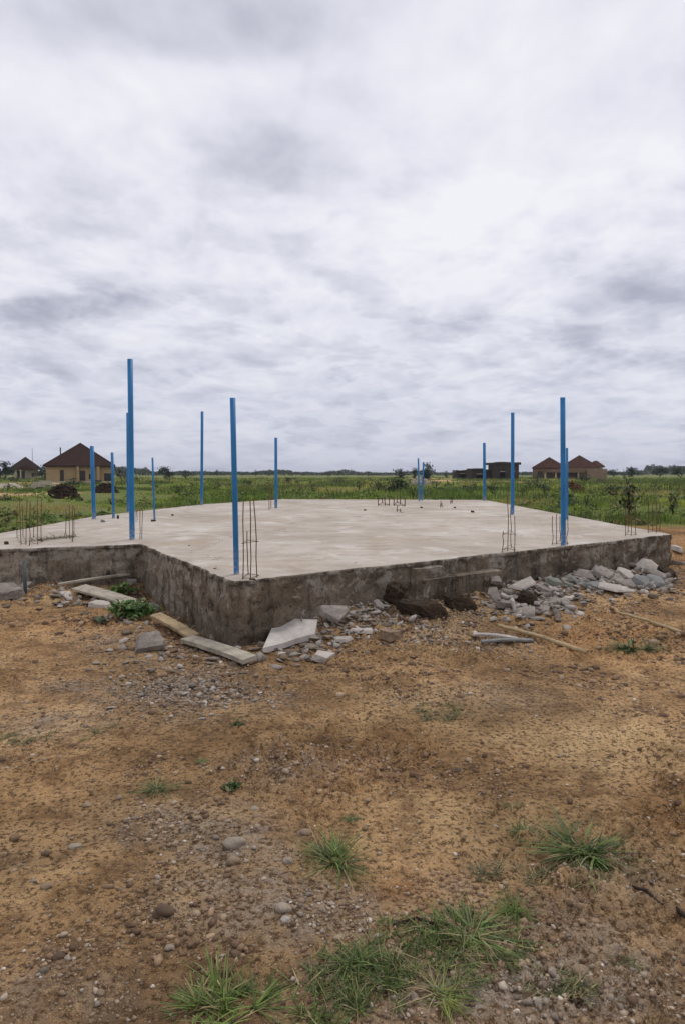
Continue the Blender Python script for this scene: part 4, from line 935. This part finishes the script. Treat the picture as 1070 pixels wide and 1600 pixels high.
tree(958, 748, 733, 22, 220, 500, 'dark low tree touching the right side of the twin roofed house')
tree(1030, 748, 730, 34, 200, 700, 'dark wide tree on the horizon near the right edge')
tree(1062, 752, 730, 26, 170, 600, 'dark tree at the right edge of the horizon')
def bush(*a, **k): return tree(*a, name='bush', cat='bush', grp='bushes in the field', trunk=.05, **k)
bush(618, 774, 746, 46, 52, 500, 'wide dark bush in mid field left of the close pole pair', base=(.034, .052, .018))
bush(590, 770, 752, 24, 56, 260, 'small olive bush left of the wide dark mid field bush', base=(.055, .075, .022))
bush(680, 772, 752, 34, 58, 300, 'dark bush right of the close pole pair', base=(.030, .046, .018))
bush(735, 776, 758, 26, 48, 240, 'small dark bush just behind the rear edge left of the far corner pole', base=(.028, .044, .016))
bush(770, 780, 762, 22, 44, 240, 'small dark bush just right of the far corner pole', base=(.03, .048, .016))
bush(826, 775, 752, 30, 55, 300, 'brownish bush right of the right side pole', base=(.065, .062, .028))
bush(848, 778, 756, 26, 48, 300, 'dark green bush before the twin roofed house', base=(.028, .05, .018))
bush(836, 760, 742, 20, 90, 260, 'bluish green bush by the wall of the twin roofed house', base=(.035, .07, .045))
bush(915, 760, 742, 30, 95, 260, 'dark bush in front of the twin roofed house wall', base=(.03, .045, .018))
bush(938, 764, 748, 26, 80, 240, 'dry brown bush right of the twin roofed house', base=(.085, .065, .034))
bush(115, 766, 746, 28, 80, 350, 'dark bush below the wall of the large cream house', base=(.022, .036, .018))
bush(1020, 775, 756, 20, 60, 200, 'dark bush in the field near the right edge', base=(.032, .048, .018))
bush(560, 768, 750, 16, 60, 160, 'tiny dark bush in mid field at centre', base=(.032, .05, .018))
bush(490, 772, 752, 18, 52, 180, 'tiny yellowish bush in mid field left of centre', base=(.085, .095, .026))
bush(340, 772, 752, 20, 55, 180, 'tiny dark bush in mid field left of the near corner pole', base=(.03, .05, .018))
bush(280, 780, 756, 22, 48, 200, 'olive bush behind the rear left edge of the foundation', base=(.05, .07, .02))
bush(64, 756, 733, 26, 140, 320, 'dark overgrown bush filling the gap between the two cream houses', base=(.026, .044, .018))
bush(24, 760, 745, 34, 110, 260, 'low dark bush in front of the small cream house', base=(.030, .048, .018))
bush(150, 764, 750, 24, 90, 240, 'dark bush at the right corner of the large cream house', base=(.026, .042, .018))
bush(200, 758, 742, 40, 110, 300, 'wide green bush right of the tallest pole behind the field', base=(.040, .065, .022))
bush(245, 770, 752, 30, 70, 240, 'green bush in the field behind the thinnest blue pole', base=(.050, .080, .022))
bush(385, 768, 750, 34, 66, 240, 'wide olive bush in the field behind the near corner rebars', base=(.052, .074, .022))
bush(455, 762, 746, 30, 85, 220, 'wide dark bush in the field right of the short looking rear pole', base=(.034, .054, .018))
bush(530, 760, 745, 34, 90, 240, 'wide green bush in mid field left of the far rebars', base=(.042, .066, .020))
bush(960, 785, 765, 40, 42, 300, 'wide green bush beyond the right edge of the slab', base=(.050, .085, .022))
bush(880, 800, 782, 34, 32, 300, 'dark low bush hugging the right edge of the slab', base=(.030, .046, .018))
def far_wood():
    n = 30000; y = rng.uniform(330, 800, n); x = rng.uniform(-.62, .62, n)*y; ang = x/y
    hp = fbm(ang*34+3, ang*0+y*.002, 101, 4); hb = .9+ (y/330)*(1.7*sstep(.30, .75, hp)+2.4*np.exp(-((ang-.46)/.06)**2)+1.8*np.exp(-((ang+.32)/.12)**2))
    hb = hb*(.35+.65*sstep(.40, .58, fbm(ang*19+8, ang*0, 107, 3))); z = rng.random(n)**.8*hb*1.05; P = np.stack([x, y, z], 1)
    c = np.array((.034, .050, .026))*(.7+.7*fbm(ang*90, y*.01, 103, 2))[:, None]*(1+rng.normal(0, .2, (n, 1)))
    V, T, C = leaves(P, rng.uniform(.7, 1.9, n)*y/420, np.clip(c, .008, .3), .6, 1.4); o = mesh_np('far_wood', V, T, C, False, M['field']); tag(o, 'dark low wood along the far horizon', 'wood', kind='stuff')
far_wood()

# ------------------------------------------------------------------ houses
def wall_holes(bm, W, Hh, holes, M4, rev=.25):
    xs = sorted({-W/2, W/2}|{h[0] for h in holes}|{h[1] for h in holes}); zs = sorted({0, Hh}|{h[2] for h in holes}|{h[3] for h in holes}); vs = {}
    def V(x, z, y=0):
        k = (round(x, 4), round(z, 4), y)
        if k not in vs: vs[k] = bm.verts.new(M4 @ Vector((x, y, z)))
        return vs[k]
    for x0, x1 in zip(xs[:-1], xs[1:]):
        for z0, z1 in zip(zs[:-1], zs[1:]):
            if any(h[0] <= x0 and x1 <= h[1] and h[2] <= z0 and z1 <= h[3] for h in holes): continue
            bm.faces.new((V(x0, z0), V(x1, z0), V(x1, z1), V(x0, z1)))
    for h in holes:
        c = [(h[0], h[2]), (h[1], h[2]), (h[1], h[3]), (h[0], h[3])]
        for a, b in zip(c, c[1:]+c[:1]): bm.faces.new([bm.verts.new(M4 @ Vector(p)) for p in ((a[0], 0, a[1]), (b[0], 0, b[1]), (b[0], rev, b[1]), (a[0], rev, a[1]))])
def house(name, loc, rz, W, Dp, Hh, front, side, wm, label, cat='house', roofs=(), grp=None, pane=True):
    root = empty(name, loc, rz); tag(root, label, cat, grp); bm = bmesh.new()
    T = Matrix.Translation; R = Matrix.Rotation
    fr = T((0, -Dp/2, 0)); bk = T((0, Dp/2, 0)) @ R(math.pi, 4, 'Z'); rt = T((W/2, 0, 0)) @ R(math.pi/2, 4, 'Z'); lf = T((-W/2, 0, 0)) @ R(-math.pi/2, 4, 'Z')
    wall_holes(bm, W, Hh, front, fr); wall_holes(bm, W, Hh, [], bk); wall_holes(bm, Dp, Hh, side, rt); wall_holes(bm, Dp, Hh, side, lf)
    bm_obj('wall', bm, wm, root)
    for holes, m4 in ((front, fr), (side, rt), (side, lf)):
        for h in holes:
            if not pane: continue
            door = h[2] < .3; b = bmesh.new(); t = .07
            for q in ((h[0], h[0]+t, h[2], h[3]), (h[1]-t, h[1], h[2], h[3]), (h[0]+t, h[1]-t, h[3]-t, h[3]), (h[0]+t, h[1]-t, h[2], h[2]+t)): box(b, q[0]+.003, q[1]-.003, .06, .13, q[2]+.003, q[3]-.003)
            b.transform(m4); f = bm_obj('door' if door else 'window', b, M['frame'], root)
            b = bmesh.new(); box(b, h[0]+t, h[1]-t, .09, .10, h[2]+t, h[3]-t); b.transform(m4); bm_obj('leaf_panel' if door else 'pane', b, M['glass'], f)
    for r in roofs: r(root)
    return root
def hip(W, D, z0, h, mat, ridge=.0, over=.5, at=(0, 0), name='roof'):
    def f(root):
        bm = bmesh.new(); w, d = W/2+over, D/2+over; x, y = at
        e = [bm.verts.new((x+a*w, y+b*d, z0+c)) for c in (-.18, 0) for a, b in ((-1, -1), (1, -1), (1, 1), (-1, 1))]
        r = [bm.verts.new((x-ridge/2, y, z0+h)), bm.verts.new((x+ridge/2, y, z0+h))] if ridge else [bm.verts.new((x, y, z0+h))]
        bm.faces.new(e[:4][::-1])
        for i in range(4): bm.faces.new((e[i], e[(i+1) % 4], e[4+(i+1) % 4], e[4+i]))
        b = e[4:]; R0, R1 = r[0], r[-1]
        if ridge: bm.faces.new((b[0], b[1], R1, R0)); bm.faces.new((b[1], b[2], R1)); bm.faces.new((b[2], b[3], R0, R1)); bm.faces.new((b[3], b[0], R0))
        else:
            for i in range(4): bm.faces.new((b[i], b[(i+1) % 4], R0))
        o = bm_obj(name, bm, mat, root)
        c = bmesh.new(); pk = [Vector((x-ridge/2, y, z0+h+.03)), Vector((x+ridge/2, y, z0+h+.03))]
        for sx, sy in ((-1, -1), (1, -1), (1, 1), (-1, 1)): tube(c, [Vector((x+sx*w, y+sy*d, z0+.03)), pk[0] if sx < 0 else pk[1]], .07, 6)
        if ridge: tube(c, pk, .08, 6)
        bm_obj('ridge_cap', c, mat, o)
    return f
def gb(root, name, mat, *boxes):
    bm = bmesh.new()
    for b in boxes: box(bm, *b)
    return bm_obj(name, bm, mat, root)
# large cream house, left
p = at_y(127, 738, 104); p.z = -.15
def big_extra(root):
    gb(root, 'plinth', M['block'], (-4.6, 4.6, -4.9, -4.6, 0, .45))
    gb(root, 'porch_column', M['cream'], (2.35, 2.75, -5.15, -4.75, 0, 2.6)); gb(root, 'porch_column', M['cream'], (-0.45, -0.1, -5.15, -4.75, 0, 2.6))
    gb(root, 'porch_beam', M['frame'], (-0.45, 2.75, -5.130000000000001, -4.7700000000000005, 2.6, 2.72))
house('cream_house', p, .34, 9.2, 9.2, 2.75, [(-2.75, -2.2, .1, 2.1), (-.05, .75, .5, 2.0), (1.2, 1.9, .7, 1.5), (3.35, 4.6, .35, 1.6)], [(-1, .4, .9, 2.0)], M['cream'], 'large cream house with a steep brown pyramid roof behind the left poles', roofs=(hip(9.2, 9.2, 2.75, 3.45, M['roof'], 0, .38), big_extra))
p = at_y(41, 738, 165); p.z = -.2
def small_extra(root):
    bm = bmesh.new(); v = [bm.verts.new(q) for q in ((-2.2, -4.1, 2.5), (2.6, -4.1, 2.5), (.3, -4.1, 3.7), (-2.2, -2.6, 2.5), (2.6, -2.6, 2.5), (.3, -2.6, 3.7))]
    for f in ((0, 1, 2), (3, 5, 4), (0, 2, 5, 3), (1, 4, 5, 2), (0, 3, 4, 1)): bm.faces.new([v[i] for i in f])
    bm_obj('porch_gable', bm, M['roofrust'], root)
    for x in (-2.1, -1.0): gb(root, 'porch_column', M['cream2'], (x-.14, x+.14, -4.0, -3.7, 0, 2.5))
house('cream_house', p, .40, 5.3, 5.2, 2.6, [(-1.8, -1.2, .1, 2.2), (-.9, -.1, .1, 2.2), (1.3, 1.9, .7, 1.7)], [], M['cream2'], 'small bare cream house with a porch gable, farthest left', roofs=(hip(5.3, 5.2, 2.6, 2.9, M['roof'], 0, 1.0), small_extra))
# twin roofed unfinished house, right
p = at_y(884, 738, 150); p.z = -.2
def twin_extra(root):
    gb(root, 'gable_wall', M['tan'], (-7.0, -1.2, -2.6, -2.3, 0, 3.0)); gb(root, 'side_room_wall', M['sideroom'], (4.0, 8.1, -4.2, -3.9, 0, 2.55), (7.8, 8.1, -3.9, 1.5, 0, 2.55))
    gb(root, 'porch_roof', M['porch'], (-5.0, 3.4, -5.6, -3.2, 2.15, 2.35)); gb(root, 'porch_fascia', M['tan'], (-5.05, 3.45, -5.75, -5.61, 1.75, 2.45))
    for x in (-4.6, -2.4, -.2, 2.2): gb(root, 'porch_column', M['cream2'], (x-.16, x+.16, -5.5, -5.2, 0, 2.14))
house('unfinished_house', p, -.27, 14.4, 7.5, 2.8, [(-6.2, -5.2, .7, 2.0), (-4.2, -3.2, .1, 2.1), (-1.2, 0, .8, 2.0), (1.4, 2.6, .8, 2.0)], [], M['tan'], 'unfinished brown house with twin rust coloured pyramid roofs behind the thick right pole', roofs=(
    hip(6.6, 5.5, 2.8, 2.3, M['roofrust'], 0, .35, (-3.7, -.8)), hip(7.0, 6.5, 2.9, 2.6, M['roofrust'], 0, .45, (2.7, .2)), hip(3.0, 4, 3.05, 1.2, M['roofrust'], .6, .2, (6.2, 1.0)), twin_extra))
# raw dark block buildings
def shell(px0, px1, top_py, y, label, ragged, seed, holes):
    a = at_y(px0, 738, y); b = at_y(px1, 738, y); W = b.x-a.x; Hh = at_y(px0, top_py, y).z+.2; c = (a+b)/2; c.z = -.2
    root = empty('block_shell', c); tag(root, label, 'building', 'roofless block buildings in the field'); r = random.Random(seed)
    bm = bmesh.new(); wall_holes(bm, W, Hh, holes, Matrix.Translation((0, -2.5, 0))); wall_holes(bm, W, Hh*.96, [], Matrix.Translation((0, 2.5, 0)))
    for s in (-1, 1): box(bm, s*W/2-(.2 if s > 0 else -.003), s*W/2+(-.003 if s > 0 else .2), -2.49, 2.49, 0, Hh*.98)
    bm_obj('wall', bm, M['dark'], root)
    bm = bmesh.new(); x = -W/2-ragged
    while x < W/2+ragged*.5:
        w = r.uniform(.5, 1.3); box(bm, x, min(W/2+ragged, x+w*.97), -2.75, 2.7, Hh-.02-r.uniform(0, .25)*bool(ragged), Hh+.1+r.uniform(.05, .35)); x += w
    bm_obj('ring_beam', bm, M['dark'], root)
    for k, h in enumerate(holes):
        b = bmesh.new(); box(b, h[0], h[1], -2.56, -2.505, h[3], h[3]+.12); bm_obj('lintel', b, M['block'], root)
shell(709, 735, 736.5, 150, 'long low dark block wall shell left of the far corner pole', 0, 3, [(-1.0, .2, .6, 1.5)])
shell(732, 760, 735, 142, 'dark block shell directly behind the far corner pole, between its neighbours', 0, 5, [(-.8, .4, .1, 1.4)])
shell(766, 805, 724.5, 140, 'tall dark block shell with ragged overhanging top behind the right side pole', .5, 8, [(-1.2, -.2, .8, 1.9), (1.0, 1.8, .8, 1.9)])
# posts at the houses
for px, b, t, y, w, lab in ((96, 745, 699, 125, .30, 'grey upright post rising behind the roof of the large cream house'), (52, 745, 700, 200, .14, 'very thin far mast between the two cream houses')):
    q = at_y(px, b, y); q.z = -.2; h = at_y(px, t, y).z+.2; bm = bmesh.new(); tube(bm, [Vector((0, 0, 0)), Vector((0, 0, h*.5)), Vector((0, 0, h))], [w/2, w/2, w/2*.8], 8); gb_ = bm_obj('mast', bm, M['rod']); gb_.location = q; tag(gb_, lab, 'post')

# heaps
def heap(px, py, wpx, hpx, mat, label, seed, name='earth_heap', cat='heap', dmul=.6, yy=None):
    p = at_y(px, py, yy) if yy else on_z(px, py, 0); p.z = float(gz(np.array([p.x]), np.array([p.y]))[0]); w = wpx*p.y/F; h = hpx*p.y/F; n = 40
    g = np.linspace(-1, 1, n); X, Y = np.meshgrid(g, g); r = np.hypot(X, Y); z = h*np.maximum(0, 1-r**1.5)*(.55+.9*fbm(X*2.4+seed, Y*2.4, seed, 3))+h*.55*(fbm(X*7, Y*7, seed+3, 4)-.5)*(r < .95)+h*.35*(vnoise(X*16, Y*16, seed+5)-.5)*(r < .97)-h*.1*(r > .9)
    Q = np.arange(n*n).reshape(n, n); T1 = np.concatenate([np.stack([Q[:-1, :-1], Q[:-1, 1:], Q[1:, 1:]], -1).reshape(-1, 3), np.stack([Q[:-1, :-1], Q[1:, 1:], Q[1:, :-1]], -1).reshape(-1, 3)])
    V1 = np.stack([X*w/2, Y*w/2*dmul, z], -1).reshape(-1, 3); k = rng.choice(len(V1), 420); k = k[r.ravel()[k] < 1.0]
    V2, T2, _ = pebbles(V1[k, 0], V1[k, 1], h*rng.uniform(.04, .16, len(k)), np.zeros((len(k), 3)), .35, V1[k, 2])
    o = mesh_np(name, np.concatenate([V1, V2]), np.concatenate([T1, T2+len(V1)]), None, False, mat); o.location = p; return tag(o, label, cat, 'heaps in the field')
heap(99, 786, 60, 22, M['mound'], 'dark earth heap in the grass in front of the large cream house', 11)
heap(165, 772, 42, 15, M['mound'], 'dark low heap behind the thin pole at the right of the cream house', 13)
heap(12, 762, 60, 8, M['block'], 'grey low sand heap at the left edge below the small cream house', 15, 'sand_heap')
heap(893, 772, 46, 15, M['redsoil'], 'reddish earth heap in the field behind the thick right pole', 17)
heap(656, 762, 36, 11, M['block'], 'pale sand heap behind the close pole pair', 19, 'sand_heap', yy=80)
def block_stack(px, py, wpx, rows, label, seed):
    p = on_z(px, py, 0); p.z = float(gz(np.array([p.x]), np.array([p.y]))[0]); w = wpx*p.y/F; r = random.Random(seed); bm = bmesh.new(); L = .46
    root = empty('block_stack', p); tag(root, label, 'block stack', 'stacks of cement blocks before the cream houses')
    for k in range(rows):
        x = -w/2+.23*(k % 2)
        while x < w/2:
            if r.random() < .88-.12*k:
                bm = bmesh.new(); box(bm, x, x+L*.95, -.11+r.uniform(-.02, .02), .11, k*.225, k*.225+.222); bm_obj('cement_block', bm, M['block'], root)
            x += L
block_stack(66, 764, 40, 3, 'long stack of pale cement blocks left of the dark bush', 3)
block_stack(96, 766, 22, 2, 'short stack of pale cement blocks next to the dark bush', 4)
block_stack(64, 758, 26, 3, 'stack of cement blocks farther back, below the small cream house', 5)

# ------------------------------------------------------------------ sky, sun
SUN_EL, SUN_AZ = math.radians(58), math.radians(28)     # azimuth from +Y towards +X
w = bpy.data.worlds.new('World'); S.world = w; w.use_nodes = True; nt = w.node_tree; nt.nodes.clear()
class WT(NT):
    def __init__(s, t): s.t = t
T = WT(nt); out = T.n('ShaderNodeOutputWorld'); bg = T.n('ShaderNodeBackground'); T.l(bg.outputs[0], out.inputs[0]); bg.inputs[1].default_value = .1
sky = T.n('ShaderNodeTexSky'); sky.sky_type = 'NISHITA'; sky.sun_disc = False; sky.sun_elevation = SUN_EL; sky.sun_rotation = SUN_AZ
gen = T.n('ShaderNodeTexCoord').outputs['Generated']; xyz = T.n('ShaderNodeSeparateXYZ'); T.l(gen, xyz.inputs[0])
zc = T.math('MAXIMUM', xyz.outputs[2], .0); K = .20; den = T.math('ADD', zc, K)
cmb = T.n('ShaderNodeCombineXYZ'); T.l(T.math('DIVIDE', xyz.outputs[0], den), cmb.inputs[0]); T.l(T.math('DIVIDE', xyz.outputs[1], den), cmb.inputs[1])
pl = cmb.outputs[0]
wn = T.noise(2.2, 4, .6, pl, 1); vm = T.n('ShaderNodeVectorMath', operation='SUBTRACT'); T.l(wn, vm.inputs[0]); vm.inputs[1].default_value = (.5, .5, .5)
sc = T.n('ShaderNodeVectorMath', operation='SCALE'); T.l(vm.outputs[0], sc.inputs[0]); sc.inputs[3].default_value = .26
wp = T.n('ShaderNodeVectorMath', operation='ADD'); T.l(pl, wp.inputs[0]); T.l(sc.outputs[0], wp.inputs[1]); wpv = wp.outputs[0]
na = T.noise(1.5, 7, .54, pl, 0, (1, .8, 1), .3); nb = T.noise(4.6, 6, .52, pl, 0, (1, .8, 1), .2); nc = T.noise(.45, 3, .5, pl); nd = T.noise(11, 5, .55, pl, 0, (1, .75, 1), .2)
d = T.math('ADD', T.math('ADD', T.math('MULTIPLY', na, .42), T.math('MULTIPLY', nd, .12)), T.math('ADD', T.math('MULTIPLY', nb, .46), T.math('MULTIPLY', nc, .25)))   # about .675 on average
def sharp(n, lo, hi, amp):
    mr = T.n('ShaderNodeMapRange', interpolation_type='SMOOTHSTEP'); mr.inputs[1].default_value = lo; mr.inputs[2].default_value = hi; mr.inputs[3].default_value = -amp; mr.inputs[4].default_value = amp; T.l(n, mr.inputs[0]); return mr.outputs[0]
low = T.ramp(zc, [(.0, 1.0), (.28, .75), (.42, .35), (.52, .12)])
bil = T.math('ABSOLUTE', T.math('SUBTRACT', T.noise(1.7, 9, .58, pl, 0, (.9, .85, 1), .3), .5))       # billows: bright creases between grey puffs
bil2 = T.math('ABSOLUTE', T.math('SUBTRACT', T.noise(4.6, 8, .58, pl, 0, (.9, .8, 1), .3), .5))
d = T.math('ADD', d, T.math('MULTIPLY', low, T.math('ADD', sharp(bil, .0, .10, .055), sharp(bil2, .0, .10, .04))))
d = T.math('ADD', d, T.math('MULTIPLY', low, sharp(T.noise(2.9, 9, .60, pl, 0, (.9, .8, 1), .4), .46, .55, .04)))
d = T.math('ADD', d, .004)
def plane_pt(px, py):
    v = Vector(ray(px, py)).normalized(); return v.x/(v.z+K), v.y/(v.z+K)
for px, py, rx, ry, amp in ((330, 30, 280, 90, .26), (430, 262, 150, 40, .24), (120, 480, 170, 30, .36), (900, 528, 60, 22, .2), (1040, 455, 90, 40, .16), (330, 385, 150, 45, .10), (120, 290, 110, 30, .06), (740, 510, 130, 22, .10), (1030, 290, 70, 25, .08), (520, 490, 120, 20, .10), (700, 560, 140, 18, .08), (250, 570, 160, 20, .09), (1010, 560, 120, 16, .08),
                            (800, 330, 280, 120, -.16), (150, 150, 200, 60, -.07), (720, 90, 330, 110, -.11), (640, 440, 220, 50, -.10), (120, 410, 140, 24, -.10), (420, 330, 160, 24, -.09)):
    cx, cy = plane_pt(px, py); ax = abs(plane_pt(px+rx, py)[0]-cx); ay = .5*abs(plane_pt(px, py-ry)[1]-plane_pt(px, py+ry)[1])
    s1 = T.n('ShaderNodeVectorMath', operation='SUBTRACT'); T.l(wpv, s1.inputs[0]); s1.inputs[1].default_value = (cx, cy, 0)
    s2 = T.n('ShaderNodeVectorMath', operation='MULTIPLY'); T.l(s1.outputs[0], s2.inputs[0]); s2.inputs[1].default_value = (1/ax, 1/ay, 0)
    s3 = T.n('ShaderNodeVectorMath', operation='LENGTH'); T.l(s2.outputs[0], s3.inputs[0])
    mr = T.n('ShaderNodeMapRange', interpolation_type='SMOOTHERSTEP'); mr.inputs[1].default_value = 1.5; mr.inputs[2].default_value = .2; mr.inputs[3].default_value = 0; mr.inputs[4].default_value = amp*.72
    T.l(s3.outputs[1], mr.inputs[0]); d = T.math('ADD', d, mr.outputs[0])
cl = T.ramp(d, [(.46, (.92, .915, .96)), (.60, (.81, .81, .89)), (.72, (.68, .685, .775)), (.86, (.51, .52, .61)), (1.0, (.38, .39, .475))])
hz = T.ramp(zc, [(0.0, .92), (.06, .62), (.16, .22), (.32, 0.0)]); hz = T.math('MULTIPLY', hz, .62)
cl = T.mix(hz, cl, (.43, .475, .62))
cl10 = T.n('ShaderNodeVectorMath', operation='SCALE'); T.l(cl, cl10.inputs[0]); cl10.inputs[3].default_value = 10.0
T.l(T.mix(.95, sky.outputs[0], cl10.outputs[0]), bg.inputs[0])
sd = bpy.data.lights.new('sun', 'SUN'); sd.energy = 1.25; sd.angle = math.radians(12); sd.color = (1, .95, .88)
so = bpy.data.objects.new('sun', sd); COL.objects.link(so)
sv = Vector((math.sin(SUN_AZ)*math.cos(SUN_EL), math.cos(SUN_AZ)*math.cos(SUN_EL), math.sin(SUN_EL)))
so.rotation_euler = (-sv).to_track_quat('-Z', 'Y').to_euler(); so.location = (0, 0, 40)
S.view_settings.view_transform = 'Standard'; S.view_settings.look = 'None'; S.view_settings.exposure = 0; S.view_settings.gamma = 1
S.cycles.max_bounces = 6
# ------------------------------------------------------------------ air
bm = bmesh.new(); box(bm, -2600, 2600, -60, 2600, -3, 24)
hz_ = bm_obj('haze', bm); hm = bpy.data.materials.new('thin_haze'); hm.use_nodes = True; ht = hm.node_tree; ht.nodes.clear()
ho = ht.nodes.new('ShaderNodeOutputMaterial'); hv = ht.nodes.new('ShaderNodeVolumePrincipled'); ht.links.new(hv.outputs[0], ho.inputs['Volume'])
hv.inputs['Color'].default_value = (.82, .87, 1, 1); hv.inputs['Density'].default_value = .00022; hz_.data.materials.append(hm)
tag(hz_, 'thin pale haze over the far end of the field', 'haze', kind='stuff')
